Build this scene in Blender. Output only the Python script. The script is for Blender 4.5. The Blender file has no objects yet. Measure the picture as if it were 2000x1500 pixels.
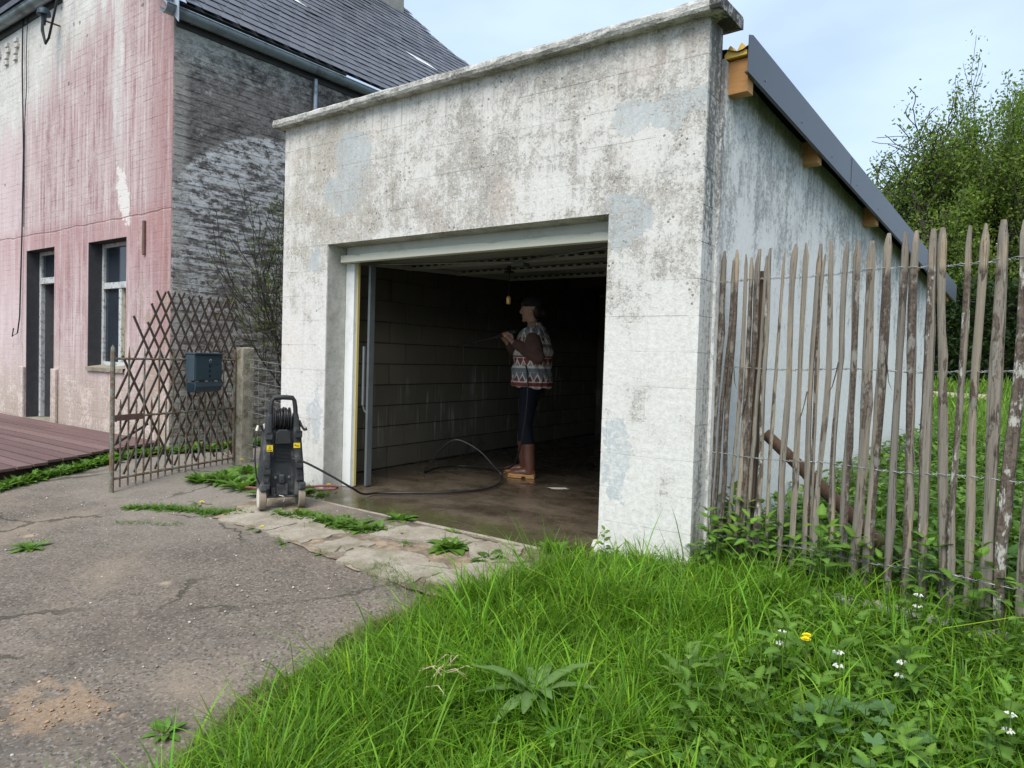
import bpy, bmesh, math, random
import numpy as np
from mathutils import Vector, Matrix
R_ = math.radians
random.seed(7)
SC = bpy.context.scene
COL = SC.collection

# ------------------------------------------------------------------ camera
CAM_POS = Vector((1.548, -3.873, 1.179))
YAW, PITCH, ROLL = R_(36.24), R_(-1.978), R_(1.705)
_f = Vector((-math.sin(YAW)*math.cos(PITCH), math.cos(YAW)*math.cos(PITCH), math.sin(PITCH)))
_r0 = Vector((math.cos(YAW), math.sin(YAW), 0)); _u0 = _r0.cross(_f)
_r = math.cos(ROLL)*_r0 + math.sin(ROLL)*_u0
_u = -math.sin(ROLL)*_r0 + math.cos(ROLL)*_u0
cam_d = bpy.data.cameras.new('camera'); cam = bpy.data.objects.new('camera', cam_d); COL.objects.link(cam)
cam_d.sensor_width = 36.0; cam_d.lens = 1396.7/2000*36; cam_d.clip_start = .05; cam_d.clip_end = 2000
mw = Matrix.Identity(4)
for i in range(3):
    mw[i][0] = _r[i]; mw[i][1] = _u[i]; mw[i][2] = -_f[i]; mw[i][3] = CAM_POS[i]
cam.matrix_world = mw
SC.camera = cam

# ------------------------------------------------------------------ sky, sun, exposure
SUN_EL, SUN_AZ = R_(56), R_(166)          # azimuth clockwise from +y
to_sun = Vector((math.sin(SUN_AZ)*math.cos(SUN_EL), math.cos(SUN_AZ)*math.cos(SUN_EL), math.sin(SUN_EL)))
W = bpy.data.worlds.new('World'); SC.world = W; W.use_nodes = True
wt = W.node_tree; wt.nodes.clear()
w_out = wt.nodes.new('ShaderNodeOutputWorld'); w_bg = wt.nodes.new('ShaderNodeBackground')
w_sky = wt.nodes.new('ShaderNodeTexSky'); w_sky.sky_type = 'NISHITA'; w_sky.sun_disc = False
w_sky.sun_elevation = SUN_EL; w_sky.sun_rotation = SUN_AZ; w_sky.air_density = 1.0; w_sky.dust_density = 2.0; w_sky.ozone_density = 1.6
w_tc = wt.nodes.new('ShaderNodeTexCoord'); w_mp = wt.nodes.new('ShaderNodeMapping')
w_mp.inputs['Scale'].default_value = (1.0, 1.0, 2.6)
w_n = wt.nodes.new('ShaderNodeTexNoise'); w_n.inputs['Scale'].default_value = 2.3; w_n.inputs['Detail'].default_value = 4; w_n.inputs['Roughness'].default_value = .45
w_r = wt.nodes.new('ShaderNodeMapRange'); w_r.interpolation_type = 'SMOOTHSTEP'
w_r.inputs['From Min'].default_value = .36; w_r.inputs['From Max'].default_value = .70; w_r.inputs['To Min'].default_value = .55; w_r.inputs['To Max'].default_value = .92
w_mx = wt.nodes.new('ShaderNodeMix'); w_mx.data_type = 'RGBA'
wt.links.new(w_tc.outputs['Generated'], w_mp.inputs['Vector']); wt.links.new(w_mp.outputs['Vector'], w_n.inputs['Vector'])
wt.links.new(w_n.outputs['Fac'], w_r.inputs['Value']); wt.links.new(w_r.outputs['Result'], w_mx.inputs[0])
wt.links.new(w_sky.outputs['Color'], w_mx.inputs[6]); w_mx.inputs[7].default_value = (4.45, 5.55, 7.0, 1)   # cloud veil
wt.links.new(w_mx.outputs[2], w_bg.inputs['Color']); w_bg.inputs['Strength'].default_value = .070
wt.links.new(w_bg.outputs[0], w_out.inputs['Surface'])
sun_d = bpy.data.lights.new('sun', 'SUN'); sun_d.energy = 1.6; sun_d.angle = R_(40); sun_d.color = (1, .955, .89)
sun = bpy.data.objects.new('sun', sun_d); COL.objects.link(sun)
sun.rotation_euler = to_sun.to_track_quat('Z', 'Y').to_euler()
SC.view_settings.view_transform = 'Standard'; SC.view_settings.look = 'None'
SC.view_settings.gamma = 1.0; SC.view_settings.use_curve_mapping = False
SC.view_settings.exposure = 1.4
SC.render.engine = 'CYCLES'

# ------------------------------------------------------------------ helpers
MW = {}
def tag(o, label=None, cat=None, group=None, kind=None):
    if label: o['label'] = label
    if cat: o['category'] = cat
    if group: o['group'] = group
    if kind: o['kind'] = kind
    return o
def thing(name, label, cat, loc=(0, 0, 0), rz=0.0, group=None):
    o = bpy.data.objects.new(name, None); COL.objects.link(o); o.empty_display_size = .05
    o.location = loc; o.rotation_euler = (0, 0, rz)
    MW[o] = Matrix.Translation(loc) @ Matrix.Rotation(rz, 4, 'Z')
    return tag(o, label, cat, group)
def link(me, name, parent=None, world=True):
    o = bpy.data.objects.new(name, me); COL.objects.link(o)
    if parent is not None:
        o.parent = parent
        if world and parent in MW: o.matrix_parent_inverse = MW[parent].inverted()
    return o
def smoothme(me, ang=40):
    me.shade_smooth(); me.set_sharp_from_angle(angle=R_(ang))

class MB:
    def __init__(s): s.v = []; s.f = []
    def add(s, vs, fs):
        b = len(s.v); s.v.extend(vs); s.f.extend([tuple(b+i for i in f) for f in fs])
    def box(s, x0, x1, y0, y1, z0, z1, M=None):
        vs = [Vector(p) for p in ((x0,y0,z0),(x1,y0,z0),(x1,y1,z0),(x0,y1,z0),(x0,y0,z1),(x1,y0,z1),(x1,y1,z1),(x0,y1,z1))]
        if M: vs = [M @ v for v in vs]
        s.add(vs, [(3,2,1,0),(4,5,6,7),(0,1,5,4),(1,2,6,5),(2,3,7,6),(3,0,4,7)]); return s
    def prism(s, poly, a, b, fn):
        """poly: 2D outline (counter-clockwise as seen from side b), fn(u,v,w)->point"""
        n = len(poly); vs = [Vector(fn(u, v, a)) for u, v in poly] + [Vector(fn(u, v, b)) for u, v in poly]
        fs = [tuple(range(n-1, -1, -1)), tuple(range(n, 2*n))] + [(i, (i+1) % n, n+(i+1) % n, n+i) for i in range(n)]
        s.add(vs, fs); return s
    def tube(s, pts, rad, n=8, cap=True, rnd=False, squash=None, jit=0.0, phase=0.0):
        pts = [Vector(p) for p in pts]
        if not hasattr(rad, '__len__'): rad = [rad]*len(pts)
        rad = list(rad)
        if rnd:      # rounded ends
            d0 = (pts[0]-pts[1]).normalized(); d1 = (pts[-1]-pts[-2]).normalized(); r0, r1 = rad[0], rad[-1]
            pts = [pts[0]+d0*r0*.94, pts[0]+d0*r0*.7] + pts + [pts[-1]+d1*r1*.7, pts[-1]+d1*r1*.94]
            rad = [r0*.34, r0*.71] + rad + [r1*.71, r1*.34]
        m = len(pts); b = len(s.v); up = None
        for i in range(m):
            t = (pts[min(i+1, m-1)]-pts[max(i-1, 0)]).normalized()
            if up is None:
                up = Vector((0, 0, 1)) if abs(t.z) < .9 else Vector((1, 0, 0))
            a = t.cross(up).normalized(); up = a.cross(t).normalized()
            for k in range(n):
                th = 2*math.pi*k/n + phase
                rr = rad[i]*(1+random.uniform(-jit, jit))
                s.v.append(pts[i] + a*(math.cos(th)*rr*(squash[0] if squash else 1)) + up*(math.sin(th)*rr*(squash[1] if squash else 1)))
        for i in range(m-1):
            for k in range(n):
                k2 = (k+1) % n
                s.f.append((b+i*n+k, b+i*n+k2, b+(i+1)*n+k2, b+(i+1)*n+k))
        if cap:
            s.f.append(tuple(b+k for k in range(n-1, -1, -1))); s.f.append(tuple(b+(m-1)*n+k for k in range(n)))
        return s
    def lathe(s, prof, n=20, M=None):
        b = len(s.v); m = len(prof)
        for r, z in prof:
            for k in range(n):
                v = Vector((r*math.cos(2*math.pi*k/n), r*math.sin(2*math.pi*k/n), z)); s.v.append(M @ v if M else v)
        for i in range(m-1):
            for k in range(n):
                s.f.append((b+i*n+k, b+i*n+(k+1) % n, b+(i+1)*n+(k+1) % n, b+(i+1)*n+k))
        s.f.append(tuple(b+k for k in range(n-1, -1, -1))); s.f.append(tuple(b+(m-1)*n+k for k in range(n)))
        return s
    def ball(s, c, r, n=12, M=None):
        c = Vector(c); r = r if hasattr(r, '__len__') else (r, r, r)
        h = n//2; b = len(s.v)
        for i in range(1, h):
            ph = math.pi*i/h
            for k in range(n):
                th = 2*math.pi*k/n
                v = Vector((r[0]*math.sin(ph)*math.cos(th), r[1]*math.sin(ph)*math.sin(th), -r[2]*math.cos(ph))); s.v.append((M @ v if M else v)+c)
        for i in range(h-2):
            for k in range(n): s.f.append((b+i*n+k, b+i*n+(k+1) % n, b+(i+1)*n+(k+1) % n, b+(i+1)*n+k))
        e = Vector((0, 0, -r[2])); s.v.append((M @ e if M else e)+c); e = Vector((0, 0, r[2])); s.v.append((M @ e if M else e)+c)
        lo = len(s.v)-2; hi = lo+1
        for k in range(n):
            s.f.append((lo, b+(k+1) % n, b+k)); s.f.append((hi, b+(h-2)*n+k, b+(h-2)*n+(k+1) % n))
        return s
    def mesh(s, name, mat=None, smooth=0):
        me = bpy.data.meshes.new(name); me.from_pydata([tuple(v) for v in s.v], [], s.f)
        if mat: me.materials.append(mat)
        if smooth: smoothme(me, smooth)
        me.update(); return me
    def build(s, name, mat=None, parent=None, smooth=0, bevel=0, world=True, seg=2):
        o = link(s.mesh(name, mat, smooth), name, parent, world)
        if bevel:
            m = o.modifiers.new('bevel', 'BEVEL'); m.width = bevel; m.segments = seg; m.limit_method = 'ANGLE'; m.angle_limit = R_(35)
        return o
def box(name, mat, b, parent=None, bevel=0, world=True):
    return MB().box(*b).build(name, mat, parent, bevel=bevel, world=world)
def inst(me, name, parent=None, M=None, world=True):
    o = link(me, name, parent, world)
    if M is not None: o.matrix_basis = M
    return o
def np_mesh(name, V, Fs, mat, col=None, smooth=False):
    """V (n,3); Fs list of (m,k) index arrays; col (n,3) per-vertex colour"""
    me = bpy.data.meshes.new(name); me.vertices.add(len(V)); me.vertices.foreach_set('co', np.asarray(V, np.float32).ravel())
    idx = np.concatenate([f.ravel() for f in Fs]).astype(np.int32)
    tot = np.concatenate([np.full(len(f), f.shape[1], np.int32) for f in Fs]); st = np.concatenate([[0], np.cumsum(tot)[:-1]]).astype(np.int32)
    me.loops.add(len(idx)); me.loops.foreach_set('vertex_index', idx)
    me.polygons.add(len(tot)); me.polygons.foreach_set('loop_start', st)
    try: me.polygons.foreach_set('loop_total', tot)
    except Exception: pass
    if smooth: me.polygons.foreach_set('use_smooth', np.ones(len(tot), bool))
    if not smooth: me.shade_flat()
    me.update(calc_edges=True); me.validate()
    if col is not None:
        at = me.color_attributes.new('Col', 'FLOAT_COLOR', 'POINT')
        at.data.foreach_set('color', np.concatenate([col, np.ones((len(col), 1))], 1).astype(np.float32).ravel())
    me.materials.append(mat); return me
def scatter(tv, tf, M, T, col=None, ctint=None):
    """copies of a template (verts tv (k,3), faces list) by matrices M (n,3,3) and T (n,3)"""
    tv = np.asarray(tv, float); n = len(T); k = len(tv)
    V = (np.einsum('nij,kj->nki', M, tv) + T[:, None, :]).reshape(-1, 3)
    out = []
    for L in sorted(set(len(f) for f in tf)):
        F = np.array([f for f in tf if len(f) == L]); out.append((F[None]+(np.arange(n)*k)[:, None, None]).reshape(-1, L))
    C = None
    if col is not None:
        C = np.repeat(col, k, 0)
        if ctint is not None: C = C*np.tile(np.asarray(ctint), (n, 1))
    return V, out, C
def merge(parts):
    V = []; F = {}; C = []; b = 0
    for v, fs, c in parts:
        V.append(v); C.append(c)
        for f in fs: F.setdefault(f.shape[1], []).append(f+b)
        b += len(v)
    return np.concatenate(V), [np.concatenate(x) for x in F.values()], (np.concatenate(C) if C[0] is not None else None)
def rots(rng, n, tilt=.5, yaw=None):
    """random rotations: yaw about z after a tilt about x"""
    a = rng.uniform(0, 2*np.pi, n) if yaw is None else yaw
    t = rng.normal(0, 1, n)*tilt if np.isscalar(tilt) else tilt
    ca, sa, ct, st = np.cos(a), np.sin(a), np.cos(t), np.sin(t); z = np.zeros(n); o = np.ones(n)
    A = np.stack([np.stack([ca, -sa, z], 1), np.stack([sa, ca, z], 1), np.stack([z, z, o], 1)], 1)
    B = np.stack([np.stack([o, z, z], 1), np.stack([z, ct, -st], 1), np.stack([z, st, ct], 1)], 1)
    return A @ B

# ------------------------------------------------------------------ shader helper
class F:
    def __init__(s, n, o): s.n = n; s.o = o
    def _m(s, op, b, rev=False): return s.n.m(op, b, s) if rev else s.n.m(op, s, b)
    def __add__(s, b): return s._m('ADD', b)
    __radd__ = __add__
    def __sub__(s, b): return s._m('SUBTRACT', b)
    def __rsub__(s, b): return s._m('SUBTRACT', b, True)
    def __mul__(s, b): return s._m('MULTIPLY', b)
    __rmul__ = __mul__
    def __truediv__(s, b): return s._m('DIVIDE', b)
class NB:
    def __init__(s, t): s.t = t; s.c = {}
    def nd(s, ty, **kw):
        n = s.t.nodes.new(ty)
        for k, v in kw.items(): setattr(n, k, v)
        return n
    def put(s, sock, v):
        if isinstance(v, F): s.t.links.new(v.o, sock)
        elif hasattr(v, 'is_output'): s.t.links.new(v, sock)
        elif v is not None:
            if hasattr(v, '__len__') and len(v) == 3 and sock.type == 'RGBA': v = (*v, 1)
            sock.default_value = v
    def pos(s):
        if 'p' not in s.c: s.c['p'] = s.nd('ShaderNodeNewGeometry').outputs['Position']
        return s.c['p']
    def obj(s):
        if 'o' not in s.c: s.c['o'] = s.nd('ShaderNodeTexCoord').outputs['Object']
        return s.c['o']
    def nrm(s):
        return s.nd('ShaderNodeNewGeometry').outputs['Normal']
    def rand(s): return F(s, s.nd('ShaderNodeObjectInfo').outputs['Random'])
    def sep(s, v):
        n = s.nd('ShaderNodeSeparateXYZ'); s.put(n.inputs[0], v); return [F(s, o) for o in n.outputs]
    def comb(s, x, y, z):
        n = s.nd('ShaderNodeCombineXYZ'); [s.put(n.inputs[i], q) for i, q in enumerate((x, y, z))]; return n.outputs[0]
    def sc(s, v, k):
        n = s.nd('ShaderNodeVectorMath', operation='MULTIPLY'); s.put(n.inputs[0], v); n.inputs[1].default_value = k; return n.outputs[0]
    def off(s, v, k):
        n = s.nd('ShaderNodeVectorMath', operation='ADD'); s.put(n.inputs[0], v); s.put(n.inputs[1], k); return n.outputs[0]
    def m(s, op, a, b=None, clamp=False):
        n = s.nd('ShaderNodeMath', operation=op); n.use_clamp = clamp; s.put(n.inputs[0], a)
        if b is not None: s.put(n.inputs[1], b)
        return F(s, n.outputs[0])
    def noise(s, scale, detail=5, rough=.6, v=None, dist=0, col=False):
        n = s.nd('ShaderNodeTexNoise'); s.put(n.inputs['Vector'], v if v is not None else s.pos())
        n.inputs['Scale'].default_value = scale; n.inputs['Detail'].default_value = detail; n.inputs['Roughness'].default_value = rough; n.inputs['Distortion'].default_value = dist
        return n.outputs['Color'] if col else F(s, n.outputs['Fac'])
    def vor(s, scale, v=None, feat='F1', out='Distance', rnd=1.0):
        n = s.nd('ShaderNodeTexVoronoi', feature=feat); s.put(n.inputs['Vector'], v if v is not None else s.pos())
        n.inputs['Scale'].default_value = scale; n.inputs['Randomness'].default_value = rnd
        return F(s, n.outputs[out]) if out == 'Distance' else n.outputs[out]
    def ss(s, x, a, b, lo=0., hi=1.):
        n = s.nd('ShaderNodeMapRange', interpolation_type='SMOOTHSTEP'); s.put(n.inputs['Value'], x)
        n.inputs['From Min'].default_value = a; n.inputs['From Max'].default_value = b; n.inputs['To Min'].default_value = lo; n.inputs['To Max'].default_value = hi
        return F(s, n.outputs[0])
    def ramp(s, x, stops):
        n = s.nd('ShaderNodeValToRGB'); s.put(n.inputs[0], x); e = n.color_ramp.elements
        while len(e) < len(stops): e.new(.5)
        for q, (p, c) in zip(e, stops): q.position = p; q.color = (*c, 1)
        return n.outputs[0]
    def mix(s, f, a, b, mode='MIX'):
        n = s.nd('ShaderNodeMix', data_type='RGBA', blend_type=mode); n.clamp_factor = True
        s.put(n.inputs[0], f); s.put(n.inputs[6], a); s.put(n.inputs[7], b); return n.outputs[2]
    def attr(s, name): return s.nd('ShaderNodeVertexColor', layer_name=name).outputs[0]
    def bump(s, h, st=.5, d=.01, nm=None):
        n = s.nd('ShaderNodeBump'); s.put(n.inputs['Height'], h); n.inputs['Strength'].default_value = st; n.inputs['Distance'].default_value = d
        if nm is not None: s.put(n.inputs['Normal'], nm)
        return n.outputs[0]
    def bsdf(s, col, rough=.8, nm=None, metal=0, spec=.3, coat=0, coatr=.1, trans=0):
        n = s.nd('ShaderNodeBsdfPrincipled'); s.put(n.inputs['Base Color'], col); s.put(n.inputs['Roughness'], rough)
        s.put(n.inputs['Metallic'], metal); s.put(n.inputs['Specular IOR Level'], spec)
        if nm is not None: s.put(n.inputs['Normal'], nm)
        if coat: s.put(n.inputs['Coat Weight'], coat); n.inputs['Coat Roughness'].default_value = coatr
        if trans: n.inputs['Transmission Weight'].default_value = trans
        return n.outputs[0]
def material(name, fn):
    m = bpy.data.materials.new(name); m.use_nodes = True; t = m.node_tree; t.nodes.clear()
    o = t.nodes.new('ShaderNodeOutputMaterial'); n = NB(t); t.links.new(fn(n), o.inputs['Surface']); return m
def srgb(r, g, b, k=1.0):
    f = lambda c: ((c/255+.055)/1.055)**2.4 if c > 10 else c/255/12.92
    return (f(r)*k, f(g)*k, f(b)*k)
# ------------------------------------------------------------------ materials
def _facade(n):
    P = n.pos(); x, y, z = n.sep(P); rnd = n.rand()
    big = n.noise(1.1, 3, .5); grime = n.noise(4.2, 8, .74); fine = n.noise(30, 6, .75); streak = n.noise(2.4, 6, .7, v=n.sc(P, (6, 6, .6)))
    high = n.ss(z, .6, 2.5)
    g = grime*.66 + fine*.85 + streak*.30 + big*.62 + rnd*.04 + high*.135 + n.noise(75, 3, .7)*.30
    run = n.ss(z+(streak-.5)*1.6, 2.55, 3.10)*n.ss(n.noise(3, 5, .65, v=n.sc(P, (9, 9, .35))), .50, .62)
    wear = n.m('MAXIMUM', n.ss(g, 1.43, 1.60), run*.8)
    white = n.mix(n.ss(fine, .35, .65), (.585, .565, .525), (.715, .702, .668))
    left = n.ss(x, -1.4, -3.9)
    dirt = n.mix(n.ss(n.noise(11, 6, .75), .36, .64), (.43, .395, .335), (.265, .245, .22))
    dirt = n.mix(left*.45, dirt, (.47, .425, .325))
    c = n.mix(wear*.88, white, dirt)
    chip = n.ss(n.noise(30, 6, .80), .535, .575)        # bits of paint still holding
    c = n.mix(chip*wear*.62, c, (.70, .69, .655))
    speck = n.ss(n.noise(48, 5, .80)+(grime-.5)*.35+high*.03, .585, .63)
    c = n.mix(speck*.68*(wear*.7+.3), c, (.15, .135, .115))
    pit = n.ss(n.vor(21)+(fine-.5)*.25, .20, .11)*n.ss(n.noise(2.3, 3, .5)+high*.10, .60, .68)
    c = n.mix(pit*.75, c, (.15, .12, .09))
    pink = n.ss(n.noise(1.9, 4, .55, v=n.off(P, (4, 2, 9))), .56, .70)
    c = n.mix(pink*.25, c, (.66, .54, .47))
    # smeared filler patches (shape of their own)
    wob = n.noise(5, 5, .6, col=True); dv = n.nd('ShaderNodeVectorMath', operation='SUBTRACT'); n.put(dv.inputs[0], wob); dv.inputs[1].default_value = (.5, .5, .5)
    w = n.sep(dv.outputs[0]); px = x + w[0]*.34; pz = z + w[2]*.34
    mk = None
    for (cx, cz, rx, rz) in PATCHES:
        dx = (px-cx)/rx; dz = (pz-cz)/rz
        e = n.ss(dx*dx+dz*dz+(fine-.5)*.8, 1.0, .90); mk = e if mk is None else n.m('MAXIMUM', mk, e)
    fill = n.mix(n.noise(7, 4, .6, dist=1.5), (.365, .40, .41), (.485, .52, .525))
    mk = mk*n.ss(y, .03, .01)*n.ss(fine+grime*.6, 1.0, .66)
    c = n.mix(mk*.95, c, fill)
    foot = n.ss(z+(grime-.5)*.25, .10, .0)*n.ss(x, -3.0, -3.3)
    c = n.mix(foot*.7, c, (.22, .21, .18))
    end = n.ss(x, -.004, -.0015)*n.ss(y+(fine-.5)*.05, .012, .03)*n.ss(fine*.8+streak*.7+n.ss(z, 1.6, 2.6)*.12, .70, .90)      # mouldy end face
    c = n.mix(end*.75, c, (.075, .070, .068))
    h = grime*.5 + fine*.7 - pit*.7 - wear*.3 + chip*wear*.35
    return n.bsdf(c, .9, n.bump(h, .6, .010))
PATCHES = [(-2.93, 2.74, .21, .20), (-3.02, 2.47, .26, .14), (-.20, 2.66, .26, .10), (-.46, 2.63, .12, .10), (-.48, 2.03, .15, .17), (-3.36, 1.97, .085, .12), (-3.33, .66, .07, .25), (-.49, .60, .10, .30)]
M_facade = material('weathered_white_paint', _facade)

def _side(n):
    P = n.pos(); x, y, z = n.sep(P)
    grime = n.noise(4, 8, .74, v=n.sc(P, (1, 1, .6))); fine = n.noise(36, 6, .82, v=n.sc(P, (1, 1, .75))); st = n.noise(2, 6, .65, v=n.sc(P, (6, 6, .35)))
    up = n.ss(z+y*.10, .9, 2.7)
    g = grime*.75 + fine*.80 + st*.34 + up*.20
    wear = n.ss(g, 1.07, 1.22)
    c = n.mix(n.noise(1.2, 5, .6), (.74, .73, .70), (.66, .665, .645)); c = n.mix(n.ss(fine, .4, .6), c, (.80, .78, .745))
    c = n.mix(wear*.80, c, n.mix(n.ss(n.noise(50, 4, .7), .4, .6), (.19, .185, .175), (.40, .395, .38)))
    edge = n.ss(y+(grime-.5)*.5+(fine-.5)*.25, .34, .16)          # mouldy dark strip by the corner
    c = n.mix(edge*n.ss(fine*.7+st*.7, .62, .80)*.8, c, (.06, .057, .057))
    band = n.ss(z+(st-.5)*.35+(fine-.5)*.3+y*.127, 2.55, 2.95)  # soft eave shade put into the colour, following the roof slope
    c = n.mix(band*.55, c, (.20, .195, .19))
    low = n.ss(z+(grime-.5)*.3-y*.05, .22, .02); c = n.mix(low*.5, c, (.30, .30, .25))
    return n.bsdf(c, .9, n.bump(grime*.5+fine*.7-wear*.3, .55, .010))
M_side = material('weathered_pale_side_paint', _side)

def _coping(n):
    P = n.pos(); x, y, z = n.sep(P); g = n.noise(9, 8, .72); f = n.noise(60, 4, .7); b = n.noise(2.2, 4, .5)
    c = n.mix(n.ss(g*.7+f*.3+b*.3, .55, .75), (.60, .585, .54), (.27, .26, .235))
    c = n.mix(n.ss(f*.7+g*.4, .60, .70), c, (.13, .125, .115))
    dk = n.ss(n.m('MAXIMUM', n.ss(x, .015, .03), n.ss(y, .0, .05)), .3, .6)
    c = n.mix(dk*n.ss(g+f*.4, .55, .75)*.9, c, (.06, .056, .056))
    li = n.ss(n.vor(13, feat='SMOOTH_F1')+(g-.5)*.5, .22, .12); c = n.mix(li*.5, c, (.66, .66, .62))
    return n.bsdf(c, .92, n.bump(g+f*.7, .9, .02))
M_coping = material('lichened_concrete', _coping)

def _conc(a, b, sc=6., rough=.9, moss=0.0, bs=.5, bd=.01):
    def fn(n):
        g = n.noise(sc, 8, .7); f = n.noise(sc*9, 4, .7)
        c = n.mix(n.ss(g*.7+f*.35, .38, .68), a, b)
        c = n.mix(n.ss(f+g*.3, .72, .85)*.6, c, tuple(q*.35 for q in a))
        if moss: c = n.mix(n.ss(n.noise(sc*.7, 6, .65, v=n.off(n.pos(), (3, 1, 5))), .52, .66)*moss, c, (.075, .085, .02))
        return n.bsdf(c, rough, n.bump(g+f*.6, bs, bd))
    return fn
M_concrete = material('grey_concrete', _conc((.30, .28, .24), (.42, .40, .35)))
M_reveal = material('reveal_render', _conc((.36, .345, .30), (.58, .565, .52), 9))
M_post = material('mossy_concrete_post', _conc((.25, .22, .165), (.48, .44, .34), 9, moss=.75, bs=.9, bd=.02))
M_stone = material('apron_concrete', _conc((.21, .178, .130), (.36, .325, .265), 5, moss=.35, bs=.9))
M_kerb = material('old_kerb_concrete', _conc((.26, .245, .21), (.42, .40, .36), 14, moss=.6, bs=.9))
M_chim = material('chimney_render', _conc((.27, .26, .235), (.36, .35, .32), 5))
M_black = material('dark_void', lambda n: n.bsdf((.012, .011, .010), .95))

def _inner(n):
    P = n.pos(); x, y, z = n.sep(P); rnd = n.rand(); g = n.noise(4, 7, .65); f = n.noise(40, 4, .7)
    c = n.mix(g, (.17, .145, .10), (.28, .245, .185)); c = n.mix(rnd*.45, c, (.13, .11, .08))
    c = n.mix(n.ss(z, 1.2, 1.7)*.72, c, (.035, .032, .03))                                # upper courses mixed darker
    drip = n.ss(n.noise(26, 2, .4, v=n.sc(P, (1, 1, .05)), dist=.6), .555, .62)*n.ss(n.noise(1.6, 3, .5, v=n.off(P, (0, .6, .4))), .44, .62)*n.ss(z, .1, .5)*n.ss(z, 1.25, .8)
    c = n.mix(drip*.6, c, (.48, .47, .41))
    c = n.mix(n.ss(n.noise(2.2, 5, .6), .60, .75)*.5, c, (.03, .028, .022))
    return n.bsdf(c, n.ss(g, .3, .7, .35, .8), n.bump(f*.6+g*.5, .6, .008))
M_inner = material('damp_concrete_block', _inner)
M_mortar = material('dark_mortar', lambda n: n.bsdf(n.mix(n.noise(30, 4), (.045, .04, .03), (.085, .075, .055)), .95))
M_fmortar = material('painted_joint', lambda n: n.bsdf(n.mix(n.ss(n.noise(7, 7, .7), .42, .6), (.64, .62, .58), (.30, .275, .24)), .92, n.bump(n.noise(30, 5), .4, .006)))

def _wetfloor(n):
    P = n.pos(); x, y, z = n.sep(P); g = n.noise(1.6, 6, .6, v=n.sc(P, (1, 1.6, 1))); f = n.noise(30, 5, .7); h = n.noise(5, 6, .65)
    c = n.mix(n.ss(g*.6+h*.5, .35, .75), (.055, .041, .027), (.128, .102, .073))
    c = n.mix(n.ss(f+h*.4, .72, .86)*.5, c, (.04, .033, .025))
    mo = n.ss(y+(h-.5)*.35, .14, -.05)*n.ss(f*.5+h*.8, .50, .72); c = n.mix(mo*.75, c, (.055, .062, .018))
    lim = n.ss(n.noise(3.1, 5, .6, v=n.off(P, (7, 3, 0))), .66, .74); c = n.mix(lim*.3, c, (.30, .28, .23))
    r = n.ss(g*.8+h*.4, .42, .78, .06, .42)
    return n.bsdf(c, r, n.bump(f*.3+h*.7, .12, .006), spec=.5, coat=n.ss(h+g*.4, .5, .7, .75, .15), coatr=.06)
M_floor = material('wet_concrete_floor', _wetfloor)

def _asphalt(n):
    P = n.pos(); x, y, z = n.sep(P)
    big = n.noise(.55, 4, .55); mid = n.noise(2.4, 6, .62); fine = n.noise(150, 3, .8); st = n.vor(95, out='Color'); sx = n.sep(st)[0]
    c = n.mix(n.ss(mid*.6+big*.5, .35, .72), (.104, .087, .069), (.176, .147, .116))
    c = n.mix(n.ss(sx, .74, .97)*.6, c, (.27, .24, .21)); c = n.mix(n.ss(sx, .30, .05)*.7, c, (.052, .047, .043))
    c = n.mix(n.ss(fine, .62, .80)*.35, c, (.32, .29, .25))
    sand = n.ss(n.noise(1.1, 6, .65, v=n.off(P, (3.1, 0, 0)))+n.ss(x, -.9, -3.2)*.07, .53, .74)
    c = n.mix(sand*.55, c, (.285, .225, .165))
    pale = n.ss(y+x*.05+(mid-.5)*1.2, -2.2, -.4)*n.ss(x, -1.7, -3.6); c = n.mix(pale*.5, c, (.275, .25, .215))
    spot = n.ss(n.vor(2.1)+(mid-.5)*.25, .125, .06); c = n.mix(spot*.55, c, (.44, .34, .23))
    ex_ = (x+1.42+(mid-.5)*.5)/.28; ey_ = (y+2.74+(mid-.5)*.3)/.16; sp = n.ss(ex_*ex_+ey_*ey_+(fine-.5)*1.2+(n.noise(7, 7, .75)-.5)*7, 1.1, .3); c = n.mix(sp*.42, c, (.38, .25, .15))
    dk = n.ss(n.noise(1.4, 5, .6, v=n.off(P, (9, 4, 2))), .58, .76); c = n.mix(dk*.45, c, (.070, .066, .063))
    v = n.off(n.sc(P, (1, 1, 0)), n.sc(n.noise(2.2, 6, .65, col=True), (.55, .55, 0)))
    cr = n.ss(n.vor(.75, v=v, feat='DISTANCE_TO_EDGE'), .016, .004)*n.ss(n.noise(.9, 2, .5, v=n.off(P, (2, 7, 0)))+n.ss(x, -1.0, -4.)*.10, .47, .60)
    c = n.mix(cr*.8, c, (.055, .05, .035))
    h = fine*.55 + sx*.55 + mid*.5 - cr*1.6
    return n.bsdf(c, .9, n.bump(h, .75, .007), spec=.25)
M_asphalt = material('worn_asphalt', _asphalt)

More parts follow.
